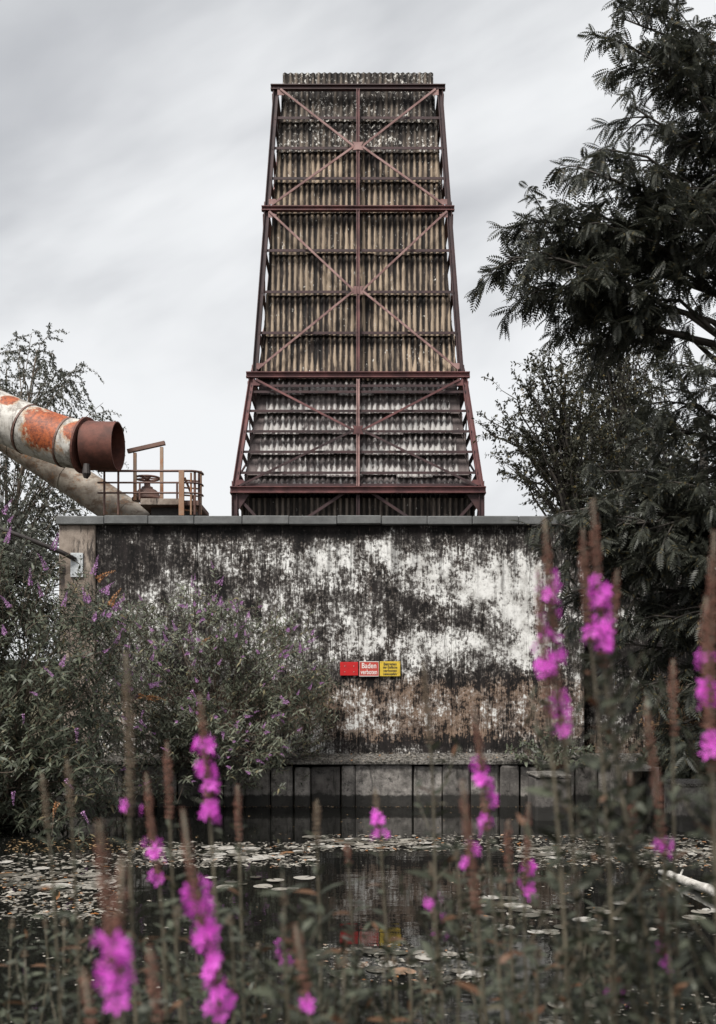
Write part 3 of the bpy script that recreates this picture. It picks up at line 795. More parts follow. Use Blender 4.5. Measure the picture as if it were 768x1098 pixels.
MB().cbox(a.x, b2.x, PY + 0.05, PY + 1.7, a.z - 0.12, a.z, 0.01).build('deck', 'brown_steel', plat)
MB().box(a.x + 0.2, b2.x - 0.1, PY + 0.3, PY + 1.5, 3.0, a.z - 0.123).build('support', 'dark_iron', plat)
MB().cbox(a.x+0.02, P_(197,0).x, PY - 0.02, PY + 0.045, a.z - 0.115, a.z + 0.03, 0.008).build('kick_plate', 'pier_concrete', plat)
def rail(y, x0=105, x1=203, r=0.022, m='brown_steel'):
    pts = [P_(x0, y, 0.3), P_(150, y), P_(x1, y)]
    c = P_(x1, y); R = 0.26
    for t in range(1, 7):
        an = t/6*math.pi/2; pts.append(Vector((c.x + R*math.sin(an), c.y + R*(1-math.cos(an)), c.z)))
    pts.append(pts[-1] + Vector((0, 0.12, 0)))
    MB().tube(pts, r, 8).build('rail', m, plat, True)
rail(505, m='brown_steel', r=0.028); rail(517.5); rail(528.5)
for x, y0, y1, r, m, dy in ((112,505,552,.026,'brown_steel',.25),(127,505,552,.026,'brown_steel',.15),(150,517,536,.024,'brown_steel',.0),(190,517,536,.024,'brown_steel',.0),(209,505,552,.03,'brown_steel',.05),(213.6,505,552,.03,'brown_steel',.20),(215.5,505,552,.026,'orange_rust_steel',.36),(205,507,552,.024,'orange_rust_steel',0.02)):
    MB().tube([P_(x, y0, dy), P_(x, y1, dy)], r, 8).build('rail_post', m, plat)
p0, p1 = P_(195, 505, -0.03), P_(195, 553, -0.03)
MB().box(p0.x-0.06, p0.x+0.06, PY-0.10, PY-0.02, p1.z, p0.z).build('rail_post', 'orange_rust_steel', plat)['label'] = 'thick orange rusted post'
MB().beam(P_(198,512,0.1), P_(213,548,0.3), 0.05, 0.05, (0,1,0)).build('ladder_rail', 'orange_rust_steel', plat)
for y in (515, 523, 531, 539, 547):
    MB().tube([P_(198, y, 0.05), P_(212, y+1, 0.25)], 0.02, 6).build('rung', 'orange_rust_steel', plat)
for x, yt, yb in ((142, 482.6, 534), (171, 476.4, 538)):
    MB().box(P_(x,0).x-0.036, P_(x,0).x+0.036, PY+0.25, PY+0.32, P_(x,yb).z, P_(x,yt).z).build('gantry_post', 'orange_rust_steel', plat)
MB().beam(P_(137,484.0,0.285), P_(177,475.0,0.285), 0.085, 0.12, (0,0,1)).build('gantry_beam', 'brown_steel', plat)
vc = P_(158, 535, 0.75)
valve = empty('gate_valve', vc, 'brown domed valve topped by a round handwheel on the railed platform', 'valve')
MB().lathe(vc, [(0.0,0.42),(0.07,0.41),(0.075,0.30),(0.13,0.28),(0.14,0.24),(0.22,0.20),(0.28,0.13),(0.31,0.05),(0.315,0.02),(0.36,0.015),(0.36,-0.04),(0.0,-0.04)], 24).build('bonnet', 'brown_steel', valve, True)
hz = vc + Vector((0,0,0.43+0.06))
hw = MB().tube([hz + Vector((0.29*math.cos(t), 0.29*math.sin(t), 0)) for t in np.linspace(0, 2*math.pi, 25)[:-1]], 0.028, 8, close=True).build('handwheel', 'brown_steel', valve, True)
for t in range(5):
    an = t*2*math.pi/5 + 0.3
    MB().tube([hz, hz + Vector((0.285*math.cos(an), 0.285*math.sin(an), 0))], 0.018, 6).build('spoke', 'brown_steel', hw)
MB().lathe(hz, [(0.0,0.09),(0.045,0.08),(0.06,0.0),(0.05,-0.1),(0.0,-0.1)], 12).build('hub', 'brown_steel', hw, True)

# ------------------------------------------------------------------ signs and cable plate
def text_mesh(body, size, m, leading=1.0, bold=0.0):
    cu = bpy.data.curves.new('lettering', 'FONT'); cu.body = body; cu.size = size; cu.align_x = 'CENTER'; cu.align_y = 'CENTER'
    cu.space_line = leading; cu.extrude = 0.001; cu.offset = bold
    tmp = bpy.data.objects.new('lettering', cu); COL.objects.link(tmp)
    dg = bpy.context.evaluated_depsgraph_get(); me = bpy.data.meshes.new_from_object(tmp.evaluated_get(dg))
    bpy.data.objects.remove(tmp, do_unlink=True); me.materials.append(MATS[m])
    return me
def sign(px0, px1, py0, py1, m, label, lines, lm, name):
    Y = WF - 0.03; a, b = at(px0, py1, Y), at(px1, py0, Y); c = (a + b)/2
    r = empty(name, (c.x, WF - 0.002, c.z), label, 'sign')
    MB().cbox(a.x, b.x, Y - 0.012, Y, a.z, b.z, 0.004).build('panel', m, r)
    pn = [c_ for c_ in r.children_recursive if c_.name.startswith('panel')][0]
    MB().box(a.x+0.06, b.x-0.06, Y + 0.001, WF - 0.004, a.z+0.05, b.z-0.05).build('backing', 'dark_iron', r)
    for sx in (0.10, 0.90):
        for sz in (0.2, 0.8) if not lines else (0.06, 0.94):
            ww = 0.22 if not lines else 0.06
            fx = (0.26 if sx < .5 else 0.76) if not lines else (0.045 if sx < .5 else 0.955)
            fz = (0.28 if sz < .5 else 0.70) if not lines else sz
            p = Vector((a.x + (b.x-a.x)*fx, Y - 0.012, a.z + (b.z-a.z)*fz))
            MB().tube([p, p - Vector((0, 0.008, 0))], 0.010 if not lines else 0.006, 8).build('bolt', 'bolt_steel', pn)
    for t, size, fz, sx in lines:
        me = text_mesh(t, size, lm, 1.0, 0.0012)
        o = link('lettering', me, pn, Vector((0, Y - 0.0145 - (WF - 0.002), (a.z + (b.z-a.z)*fz) - c.z)))
        o.rotation_euler = (math.radians(90), 0, 0); o.scale = (sx, 1, 1)
    if lines and m == 'worn_red_enamel':
        e = 0.010
        for (x0, x1, z0, z1) in ((a.x, b.x, b.z-e, b.z), (a.x, b.x, a.z, a.z+e), (a.x, a.x+e, a.z+e, b.z-e), (b.x-e, b.x, a.z+e, b.z-e)):
            MB().box(x0+0.003, x1-0.003, Y - 0.0145, Y - 0.0125, z0, z1).build('border', 'white_letter', pn)
sign(364.8, 384.2, 709.8, 724.4, 'red_enamel', 'plain red plate with four bolts, leftmost of the row of signs', [], None, 'warning_sign')
sign(385.2, 406.4, 709.2, 725.2, 'worn_red_enamel', 'red sign with white lettering reading Baden verboten', [('Baden', 0.150, 0.70, 0.80), ('verboten', 0.135, 0.28, 0.66)], 'white_letter', 'bathing_sign')
sign(407.4, 429.4, 709.2, 725.2, 'yellow_enamel', 'yellow sign with four lines of black lettering', [('Betreten', 0.078, 0.82, 0.95), ('der Eisfläche', 0.070, 0.60, 0.80), ('verboten', 0.078, 0.38, 0.95), ('Lebensgefahr', 0.066, 0.16, 0.80)], 'black_letter', 'ice_sign')
Yp = WF - 0.06
pl = empty('cable_bracket', at(82, 620, Yp), 'pale metal plate on the brown pier holding a black conduit', 'bracket')
a, b = at(76, 619, Yp), at(89.5, 593, Yp)
zp = MB().cbox(a.x, b.x, Yp - 0.03, Yp + 0.008, a.z, b.z, 0.006).build('plate', 'zinc', pl)
for fx in (.2, .8):
    for fz in (.12, .88):
        p = Vector((a.x+(b.x-a.x)*fx, Yp-0.03, a.z+(b.z-a.z)*fz)); MB().tube([p, p-Vector((0,0.012,0))], 0.012, 6).build('bolt', 'dark_iron', zp)
MB().tube([at(-60,545,19.8), at(20,574,20.1), at(66,592,20.35), at(81,600,20.5)], 0.045, 8).build('conduit', 'dark_iron', pl, True)

# ------------------------------------------------------------------ trees
def rv(r, s=1.0): return Vector((r.gauss(0,s), r.gauss(0,s), r.gauss(0,s)))
def curve(a, b, sag, n, r=None, j=0.0):
    pts = []
    for i in range(n):
        t = i/(n-1); p = a.lerp(b, t) + Vector((0,0,sag*4*t*(1-t)))
        if r and 0 < i < n-1: p += rv(r, j)
        pts.append(p)
    return pts
FV, FF = frond_template()
# the big pinnate-leaved tree overhanging from the right
r1 = random.Random(3)
tb = Vector((7.7, 16.2, 0.4))
loc = empty('locust_tree', tb, 'huge dark feathery leaved tree overhanging the pond from the right edge', 'tree')
trunk_pts = [tb, tb + Vector((0.1,0.0,2.5)), tb + Vector((-0.1,0.1,5.5)), tb + Vector((0.15,0.2,9)), tb + Vector((0.0,0.3,12.5)), tb + Vector((0.1,0.3,15.5))]
lt = MB().tube(trunk_pts, [0.38,0.30,0.25,0.19,0.12,0.04], 12).build('trunk', 'bark', loc, True)
def trunk_at(z):
    for a, b in zip(trunk_pts[:-1], trunk_pts[1:]):
        if a.z <= z <= b.z: return a.lerp(b, (z-a.z)/(b.z-a.z))
    return trunk_pts[-1].copy()
boughs = [(644,42,15.2),(690,8,16),(700,60,15),(735,35,15.5),(662,112,15.3),(705,140,16.2),(740,110,15),
          (606,178,15),(636,188,16.2),(662,215,15.4),(700,235,15.2),(745,205,16.2),
          (532,276,14.8),(548,248,15.6),(556,312,15.2),(575,262,16.2),(598,300,15),(622,255,15.5),(596,335,16),(640,300,15),(632,338,16),(750,236,14.6),
          (735,395,15),(768,440,15.5),(700,430,15.8),(668,455,15.2),
          (640,505,15.6),(610,548,15.3),(592,590,15.5),(640,585,15),(606,640,15.6),(640,650,15.1),(690,520,15),(740,520,14.6),(676,600,14.8),(720,600,14.6),
          (668,690,15.2),(700,660,14.8),(745,660,14.5),(690,735,15),(735,735,14.7),(768,760,14.8),(715,785,15),(768,600,14.6),(780,690,15.5)]
extra = [(r1.uniform(800,1080), r1.uniform(-330,760), r1.uniform(14.0,19.5)) for _ in range(26)] + [(r1.uniform(690,1000), r1.uniform(-380,-30), r1.uniform(14.5,18)) for _ in range(16)]
LP, LD, LN, LS = [], [], [], []
limbs = MB()
def bough(tip, nsub, nf, spread=1.0, t0=0.30):
    zs = min(max(tip.z*0.70 + 0.3, 1.9), 13.0); s = trunk_at(zs)
    L = (tip - s).length
    pts = curve(s, tip, 0.10*L, 8, r1, 0.09)
    limbs.tube(pts, [0.07*(1-0.85*i/7) for i in range(8)], 6)
    for q in range(nsub):
        t = t0 + (1-t0)*(q + r1.random())/nsub
        f = t*7; i = min(int(f), 6); p = pts[i].lerp(pts[i+1], f - i)
        d = (pts[i+1]-pts[i]).normalized()
        side = d.cross(Vector((0,0,1))).normalized() * r1.choice((-1,1)) * r1.uniform(0.3,1.1)*spread
        sd = (d*r1.uniform(0.5,1.1) + side + Vector((0,0,r1.uniform(-0.7,0.6)))).normalized()
        sl = r1.uniform(0.55,1.25)*(1.15-0.6*t)
        e = p + sd*sl + Vector((0,0,-0.12*sl))
        tw = curve(p, e, 0.06*sl, 4)
        limbs.tube(tw, [0.016,0.012,0.008,0.004], 4, cap=False)
        for m_ in range(nf):
            tt = 1.0 if m_ < 3 else (m_ + r1.random())/nf; g_ = tt*3; ii = min(int(g_), 2); pp = tw[ii].lerp(tw[ii+1], g_-ii)
            dd = (sd*0.55 + rv(r1, 0.7) + d*0.15 + Vector((0,0,-0.5)))
            LP.append(pp); LD.append(dd); LN.append(Vector((0,0,1)) + rv(r1, 0.30)); LS.append(r1.uniform(0.21,0.34))
for bx, by, bY in boughs + [(612,566,14.9),(640,556,14.8),(668,562,14.7),(700,566,14.6),(628,540,15),(572,236,15.4),(606,216,15.8),(636,160,15.6),(682,180,15.2),(645,245,15),(655,20,15.8),(672,75,15.6)]: bough(at(bx + (13 if by < 480 else 2), by, bY), 17 if (bx < 650 and by < 400) else 19, 13, 1.0, 0.60 if (bx < 650 and 225 < by < 400) else 0.3)
for bx, by, bY in extra: bough(at(bx, by, bY), 9, 7, 1.3)
limbs.build('limbs', 'bark', lt, True, 'stuff')
scatter('crown', FV, FF, LP, LD, LN, LS, 'locust_leaf', loc)

def fan_tree(name, label, base, targets, seed, leaf_m, bark_m, leaf_len, n_leaf, droop, trunk_top, lw=0.42, twig=(0.5,1.1), tw_n=9, rad=0.2, up_b=0.3):
    """trunk, ascending limbs to target points, side twigs carrying single leaves"""
    r = random.Random(seed); t = empty(name, base, label, 'tree')
    top = trunk_top
    trunk = curve(base, top, 0.0, 7, r, 0.06)
    tk = MB().tube(trunk, [rad*(1-0.8*i/6) for i in range(7)], 9).build('trunk', bark_m, t, True)
    lm = MB(); P, D, N, S = [], [], [], []
    for tip in targets:
        f = r.uniform(0.15, 0.95); g_ = f*6; i = int(g_); s = trunk[i].lerp(trunk[i+1], g_-i)
        if s.z > tip.z - 0.5: s = trunk[0].lerp(trunk[1], r.uniform(0.3, 1.0)) if tip.z < trunk[3].z else trunk[2]
        L = (tip - s).length; pts = curve(s, tip, 0.10*L*(1 if droop < 0.5 else 1.6), 8, r, 0.05)
        lm.tube(pts, [0.20*rad*(1-0.88*k/7)+0.003 for k in range(8)], 5, cap=False)
        for q in range(tw_n):
            tt = 0.35 + 0.65*(q + r.random())/tw_n; f2 = tt*7; j = min(int(f2), 6); p = pts[j].lerp(pts[j+1], f2-j)
            d = (pts[j+1]-pts[j]).normalized()
            sd = (d*0.6 + rv(r, 0.6) + Vector((0,0,up_b - droop))).normalized(); sl = r.uniform(*twig)
            e = p + sd*sl + Vector((0,0,-droop*sl*0.7)); tw = curve(p, e, 0.12*sl, 4)
            lm.tube(tw, [0.006,0.005,0.004,0.002], 3, cap=False)
            for m_ in range(n_leaf):
                u = (m_ + r.random())/n_leaf; g3 = u*3; k = min(int(g3), 2)
                P.append(tw[k].lerp(tw[k+1], g3-k) + rv(r, 0.02)); D.append(sd*0.5 + rv(r, 0.6) + Vector((0,0,-0.25-droop*0.5))); N.append(rv(r, 1.0) + Vector((0,0,0.6)))
                S.append(leaf_len*r.uniform(0.65, 1.25))
    lm.build('limbs', bark_m, tk, True, 'stuff')
    S = np.array(S); scatter('crown', LEAF_V, LEAF_F, P, D, N, np.stack([S, S*lw, S], 1), leaf_m, t)
    return t
def px_targets(r, poly, n, Y0, Y1):
    """points inside a photo-space outline, spread over a depth range"""
    xs_, ys_ = [p[0] for p in poly], [p[1] for p in poly]; out = []
    while len(out) < n:
        x, y = r.uniform(min(xs_), max(xs_)), r.uniform(min(ys_), max(ys_)); ins = False; j = len(poly)-1
        for i in range(len(poly)):
            (xi, yi), (xj, yj) = poly[i], poly[j]
            if (yi > y) != (yj > y) and x < (xj-xi)*(y-yi)/(yj-yi)+xi: ins = not ins
            j = i
        if ins: out.append(at(x, y, r.uniform(Y0, Y1)))
    return out
ra = random.Random(21)
# weeping birch at the left
fan_tree('birch_tree', 'sparse silvery birch with drooping twigs behind the rusty pipes', Vector((-11.6, 33, 2.9)),
         px_targets(ra, [(-110,470),(-70,390),(-10,375),(30,352),(85,356),(95,400),(118,440),(122,470),(95,520),(100,560),(-60,600),(-110,560)], 80, 31, 35),
         31, 'birch_leaf', 'shrub_stem', 0.098, 40, 0.75, at(40, 375, 33), 0.5, (0.45,1.2), 10, 0.11)
# fan of thin ascending branches right of the tower
fan_tree('willow_tree', 'bushy tree with thin fanned branches right of the cooling tower', at(615, 640, 28),
         px_targets(ra, [(516,385),(540,400),(570,380),(600,372),(640,390),(650,470),(640,540),(560,545),(528,500),(512,440)], 62, 26.8, 29.2),
         32, 'willow_leaf', 'bark', 0.11, 20, 0.1, at(612, 470, 28), 0.5, (0.3,0.75), 9, 0.22, 0.45)
fan_tree('birch_tree', 'tall olive birch with hanging twigs seen through the dark tree', at(672, 620, 34),
         px_targets(ra, [(630,330),(660,310),(690,320),(712,370),(720,470),(700,540),(610,540),(590,440),(610,380)], 80, 32.5, 35.5),
         33, 'willow_leaf', 'bark', 0.125, 24, 0.8, at(665, 330, 34), 0.45, (0.5,1.2), 10, 0.18)
fan_tree('alder_tree', 'dense dark tree behind the wall at the right edge', at(740, 640, 25),
         px_targets(ra, [(650,470),(700,430),(760,420),(840,400),(900,480),(880,600),(640,600)], 70, 24, 27.5),
         34, 'locust_leaf', 'bark', 0.13, 14, 0.2, at(760, 440, 25), 0.6, (0.4,0.9), 10, 0.25)
fan_tree('hazel_bush', 'low grey green bush behind the left end of the wall', at(10, 660, 24),
         px_targets(ra, [(-90,560),(-20,545),(40,560),(60,590),(58,720),(-90,720)], 120, 22.5, 26.5),
         35, 'birch_leaf', 'bark', 0.12, 14, 0.2, at(5, 600, 24), 0.5, (0.4,0.8), 9, 0.12)

# ------------------------------------------------------------------ butterfly bushes
def panicle_mesh(name, m, seed, bend):
    r = random.Random(seed); P, D, N, S = [], [], [], []
    for i in range(48):
        t = i/45; rad = 0.12*(1-0.72*t); x = t; c = Vector((x, 0, bend*x*x)); an = i*2.4
        o = Vector((0, math.cos(an), math.sin(an)))
        P.append(c + o*rad*0.4); D.append(o + Vector((0.5,0,0)) + rv(r,0.2)); N.append(rv(r)); S.append(rad*1.35)
    Pn = np.array(P); Dn = unit(np.array(D)); Nn = np.array(N); Nn = unit(Nn - Dn*np.sum(Nn*Dn,1,keepdims=True)); B = np.cross(Nn, Dn); S = np.array(S)
    T = LEAF_V[None]*np.stack([S, S*0.9, S],1)[:,None]
    V = Pn[:,None] + T[...,0:1]*Dn[:,None] + T[...,1:2]*B[:,None] + T[...,2:3]*Nn[:,None]
    Fq = LEAF_F[None] + (np.arange(len(P))*4)[:,None,None]
    return np_mesh(name, V.reshape(-1,3), Fq.reshape(-1,4), m)
PAN = [panicle_mesh('flower_panicle', 'buddleia_petal', i, b) for i, b in enumerate((-0.25, 0.1, -0.1))]
PANF = [panicle_mesh('faded_panicle', 'buddleia_faded', 7, -0.2)]
def shrub(name, label, base, poly, Y0, Y1, n_tw, seed, leaf_m, leaf_len, n_pairs, n_fl, fl_len, fixed=(), faded=(), lw=0.24, cat='shrub', stems=True, tl=(0.30,0.62)):
    r = random.Random(seed); s = empty(name, base, label, cat); cl = px_targets(r, poly, max(6, n_tw//8), Y0, Y1); tg = [r.choice(cl) + Vector((r.gauss(0,0.20), r.gauss(0,0.16), r.gauss(0,0.17))) for _ in range(n_tw)]
    st = MB(); P, D, N, S = [], [], [], []; tips = []
    for k, tip in enumerate(tg):
        b0 = base + Vector((r.gauss(0,0.25), r.gauss(0,0.15), 0))
        L = (tip - b0).length; out = (tip - (base + Vector((0,0,(tip.z-base.z)*0.45)))).normalized()
        d = (out*0.9 + Vector((0,-0.25,0.35)) + rv(r, 0.35)).normalized(); sl = r.uniform(*tl)*(1.7 if r.random() < 0.08 else 1.0)
        a = tip - d*sl*0.6; e = tip + d*sl*0.4 + Vector((0,0,-0.08*sl))
        if k % 22 == 0 and stems:
            st.tube(curve(b0, a, 0.08*L, 7, r, 0.03), [0.018,0.016,0.014,0.012,0.010,0.008,0.006], 5, cap=False)
        tw = curve(a, e, 0.06*sl, 5); st.tube(tw, [0.007,0.006,0.005,0.004,0.003], 4, cap=False); tips.append((e, (tw[-1]-tw[-2]).normalized()))
        sd = d.orthogonal().normalized()
        for q in range(n_pairs):
            u = (q+0.5)/n_pairs; g_ = u*4; i = min(int(g_), 3); p = tw[i].lerp(tw[i+1], g_-i)
            ax = Quaternion(d, q*math.pi/2 + r.uniform(-0.4,0.4)) @ sd
            for sg in (-1, 1):
                P.append(p); D.append(ax*sg + d*r.uniform(0.3,0.9) + Vector((0,0,-0.15))); N.append(d + Vector((0,0,0.9)) + rv(r,0.35)); S.append(leaf_len*r.uniform(0.6,1.25)*(1.1-0.35*u))
    st.build('stems', 'shrub_stem', s, True)
    S = np.array(S); scatter('foliage', LANCE_V, LANCE_F, P, D, N, np.stack([S, S*lw, S],1), leaf_m, s)
    o = org(s)
    def put_fl(p, d, ln, meshes, nm):
        me = r.choice(meshes); f = link(nm, me, s); q = d.to_track_quat('X', 'Z')
        f.matrix_local = Matrix.Translation(p - o) @ q.to_matrix().to_4x4() @ Matrix.Diagonal((ln, ln, ln, 1))
    cand = sorted(tips, key=lambda t: t[0].y - 0.25*t[0].z + r.uniform(0,1.0))[:n_fl]
    for p, d in cand: put_fl(p, (d + Vector((0,-0.1,0.1)) + rv(r,0.25)).normalized(), fl_len*r.uniform(0.7,1.3), PAN, 'flower_panicle')
    for (x, y, Y, dx, dz, ln) in fixed: put_fl(at(x,y,Y), Vector((dx,-0.25,dz)).normalized(), ln, PAN, 'flower_panicle')
    for (x, y, Y, dx, dz, ln) in faded: put_fl(at(x,y,Y), Vector((dx,-0.15,dz)).normalized(), ln, PANF, 'faded_panicle')
    return s
shrub('butterfly_bush', 'large dark butterfly bush filling the left edge of the pond', Vector((-5.9, 16.6, 0.4)),
      [(-90,592),(-30,582),(15,590),(48,608),(72,640),(108,644),(126,672),(128,720),(112,770),(104,820),(120,850),(100,885),(40,890),(-90,890)], 15.0, 17.6, 1900, 41, 'buddleia_leaf', 0.15, 6, 34, 0.20,
      fixed=((50,612,15.3,-0.2,1,0.26),(57,590,15.3,0.35,1,0.30),(33,628,15.2,0,1,0.24),(8,580,15.4,0.3,1,0.24),(68,650,15.1,0.4,1,0.22),(45,640,15.0,-.3,1,.2),(108,635,15.5,0.9,0.5,0.26),(100,616,15.5,0.4,1,0.28),(122,655,15.4,0.5,0.9,0.26),(124,690,15.3,.5,.8,.22),(88,870,15.0,0.6,-0.8,0.2),(15,848,15,-.1,-1,.2),(70,835,15,.6,-.8,.2),(25,765,14.9,.2,-1,.14),(82,780,15,.2,-1,.2),(160,735,16.2,1,0.2,0.24)),
      faded=((104,622,15.5,0.8,0.6,0.30),(118,650,15.4,0.4,0.9,0.30),(62,860,15,-0.4,-0.9,0.25)))
shrub('butterfly_bush', 'rounded grey butterfly bush with small mauve flowers against the wall', Vector((-2.9, 20.0, 0.9)),
      [(104,690),(130,660),(170,655),(205,640),(240,632),(270,645),(300,668),(330,690),(350,730),(357,770),(340,805),(290,822),(230,845),(130,850),(100,800)], 18.1, 20.3, 1500, 42, 'buddleia_pale_leaf', 0.125, 6, 190, 0.16,
      fixed=((160,736,17.9,1,0.15,0.24),(205,740,18,.6,-.8,.2),(150,772,17.9,.5,-.6,.2)), faded=((148,746,17.9,1,-0.1,0.3),(158,748,17.9,1,0.05,0.32),(215,690,18,.7,.6,.2)))
# weeds on the ledge and the dry bush at the right
shrub('ledge_weed', 'small leafy weed on the ledge above the square concrete block', at(592, 812, 20.1), [(560,805),(575,795),(600,788),(622,800),(624,835),(590,835),(566,825)], 19.5, 20.2, 60, 43, 'buddleia_leaf', 0.13, 5, 0, 0.1, lw=0.4, cat='weed', tl=(.2,.4))
shrub('bramble_clump', 'dark trailing weeds hanging over the revetment at the right edge', at(740, 812, 20.0), [(690,800),(768,790),(860,790),(860,870),(770,860),(712,835)], 18.6, 20.0, 260, 44, 'grass_blade', 0.15, 5, 0, 0.1, lw=0.4, cat='weeds')
shrub('dry_bush', 'dry brown bush on the ledge under the dark tree', at(735, 806, 20.2), [(700,775),(712,748),(735,732),(762,745),(790,770),(780,792),(710,785)], 19.7, 20.35, 150, 45, 'dry_leaf', 0.13, 5, 0, 0.1, lw=0.4, cat='bush')

# ------------------------------------------------------------------ floating things
rp = random.Random(77)
def pad_mesh(seed):
    r = random.Random(seed); n = 18; V = [(0,0,0.004)]; Fq = []
    for ring, rr in ((0, 0.55), (1, 1.0)):
        for i in range(n+1):
            a = 0.16 + (2*math.pi-0.32)*i/n; k = rr*(1 + 0.04*math.sin(3*a+seed))
            V.append((k*math.cos(a), k*math.sin(a), (0.006 if ring == 0 else 0.012 + 0.035*max(0, math.sin(2*a+seed*1.7))*r.random())))
    for i in range(n):
        Fq.append((0, 1+i, 2+i)); Fq.append((1+i, n+2+i, n+3+i, 2+i))
    me = bpy.data.meshes.new('lily_pad'); me.from_pydata(V, [], Fq); me.polygons.foreach_set('use_smooth', [True]*len(Fq)); me.materials.append(MATS['pad_leaf'])
    return me
PADS = [pad_mesh(i) for i in range(6)]
patches = [
    (0, 120, 921, 966, 58, (0.10,0.19), 'pale lily pad in the raft at the left edge of the pond', 'left raft of pads'),
    (165, 335, 906, 926, 62, (0.10,0.20), 'pale lily pad in the raft just below the butterfly bush', 'raft of pads below the bush'),
    (225, 330, 941, 954, 10, (0.10,0.16), 'small lily pad in the short strip left of centre', 'short strip of pads'),
    (330, 475, 897, 912, 50, (0.11,0.21), 'lily pad in the raft in front of the revetment slabs', 'raft of pads at the revetment'),
    (560, 770, 898, 926, 64, (0.10,0.20), 'lily pad in the long raft at the right below the concrete blocks', 'right raft of pads'),
    (505, 665, 962, 1008, 26, (0.10,0.17), 'scattered lily pad floating right of centre', 'scattered pads'),
    (355, 520, 1018, 1052, 20, (0.09,0.15), 'lily pad below the mirror image of the signs', 'pads below the mirrored signs'),
    (585, 655, 1066, 1100, 8, (0.11,0.15), 'near lily pad at the bottom of the pond view', 'near pads'),
    (650, 770, 968, 1000, 12, (0.10,0.16), 'lily pad below the floating pale log', 'pads below the log')]
ORD = ['leftmost', 'second from the left', 'third from the left', 'fourth from the left', 'fifth from the left', 'sixth from the left', 'seventh from the left', 'eighth from the left', 'ninth from the left', 'tenth from the left', 'eleventh from the left', 'twelfth from the left', 'thirteenth from the left']
ORD = ORD + [o.replace('left', 'right') for o in ORD[::-1]]
for (x0, x1, y0, y1, n, sr, lab, grp) in patches:
    small = n <= 26; h = (n+1)//2
    ords = ORD[:h] + ORD[len(ORD)-(n-h):]
    base_lab = lab
    for i in range(n):
        u = (i + rp.uniform(0.1,0.9))/n if small else rp.random(); x = x0 + (x1-x0)*u
        lab = base_lab + ', ' + ords[i] if small else base_lab
        y = rp.triangular(y0, y1) if n > 30 else rp.uniform(y0, y1)
        p = on_water(x, y); s = rp.uniform(*sr)*rp.choice((0.55,0.7,0.85))
        o = tag(link('lily_pad', rp.choice(PADS), None, (p.x, p.y, rp.uniform(0.003, 0.014))), lab, 'lily pad', grp)
        o.rotation_euler = (rp.gauss(0,0.02), rp.gauss(0,0.02), rp.uniform(0, 6.28)); o.scale = (s, s*rp.uniform(0.85,1), s)
def litter(name, regs, m, label, seed):
    r = random.Random(seed); P, D, N, S = [], [], [], []
    for (x0, x1, y0, y1, n, s0, s1) in regs:
        for i in range(n):
            p = on_water(r.uniform(x0,x1), r.uniform(y0,y1), 0.006)
            P.append(p + Vector((0,0,r.uniform(0,0.008)))); D.append(Vector((r.gauss(0,1), r.gauss(0,1), r.gauss(0,0.08)))); N.append(Vector((r.gauss(0,.12), r.gauss(0,.12), 1))); S.append(r.uniform(s0, s1))
    e = empty(name, (0, 12, 0), label, 'leaf litter'); e['kind'] = 'stuff'; S = np.array(S)
    o = scatter('floating_leaves', LEAF_V, LEAF_F, P, D, N, np.stack([S, S*0.6, S*0.5],1), m, e); o['kind'] = 'stuff'
litter('floating_litter', [(0,130,915,985,1100,.03,.11),(130,340,903,930,1200,.03,.11),(330,560,895,913,900,.03,.11),(555,780,895,930,1600,.03,.11),(480,780,935,1010,220,.02,.07),(0,770,880,1098,220,.012,.035),(0,200,965,1060,120,.02,.06),(340,520,1012,1056,300,.02,.06),(590,780,1060,1100,160,.02,.06)], 'litter', 'scattered pale leaf scraps floating on the pond', 8)
litter('orange_litter', [(8,170,898,914,260,.03,.07),(0,120,935,985,90,.02,.06),(600,770,905,960,160,.02,.06),(120,680,862.8,865.6,900,.02,.06),(60,600,870,900,60,.02,.05)], 'litter_orange', 'orange and tan leaf scraps drifting near the left bank', 9)
lg = empty('floating_log', on_water(740, 950), 'pale ribbed log floating at the right edge of the pond', 'log')
la, lb = on_water(708, 935, 0.03), on_water(800, 972, 0.05)
lpts = curve(la, lb, 0.02, 9, rp, 0.008)
MB().tube(lpts, [0.03,0.045,0.048,0.055,0.052,0.058,0.06,0.06,0.058], 10).build('log_body', 'birch_bark', lg, True)
for t in (0.25, 0.6): 
    p = la.lerp(lb, t); MB().tube([p, p + Vector((0.03,-0.05,0.12))], [0.018,0.010], 6).build('branch_stub', 'birch_bark', lg)

# ------------------------------------------------------------------ purple loosestrife on the near bank
def flower_mesh(seed):
    r = random.Random(seed); V, Fq = [], []
    for i in range(6):
        a = i*math.pi/3 + r.uniform(-0.15,0.15); d = Vector((math.cos(a), math.sin(a), 0)); s = Vector((-math.sin(a), math.cos(a), 0)); n = len(V)
        L = r.uniform(0.75,1.25); cup = r.uniform(0.0,0.6)
        V += [tuple(d*0.08), tuple(d*0.65*L + s*0.22 + Vector((0,0,cup*0.5))), tuple(d*1.05*L + Vector((0,0,cup*0.7))), tuple(d*0.65*L - s*0.22 + Vector((0,0,cup*0.5)))]
        Fq.append((n, n+1, n+2, n+3))
    me = bpy.data.meshes.new('flower'); me.from_pydata(V, [], Fq); me.materials.append(MATS['petal']); return me
FLW = [flower_mesh(i) for i in range(4)]
OCT_V = np.array([(0,0,0),(0.4,0.5,0),(0.4,0,0.5),(0.4,-0.5,0),(0.4,0,-0.5),(1,0,0)], float)
OCT_F = np.array([(0,2,1),(0,3,2),(0,4,3),(0,1,4),(5,1,2),(5,2,3),(5,3,4),(5,4,1)])
rl = random.Random(9)
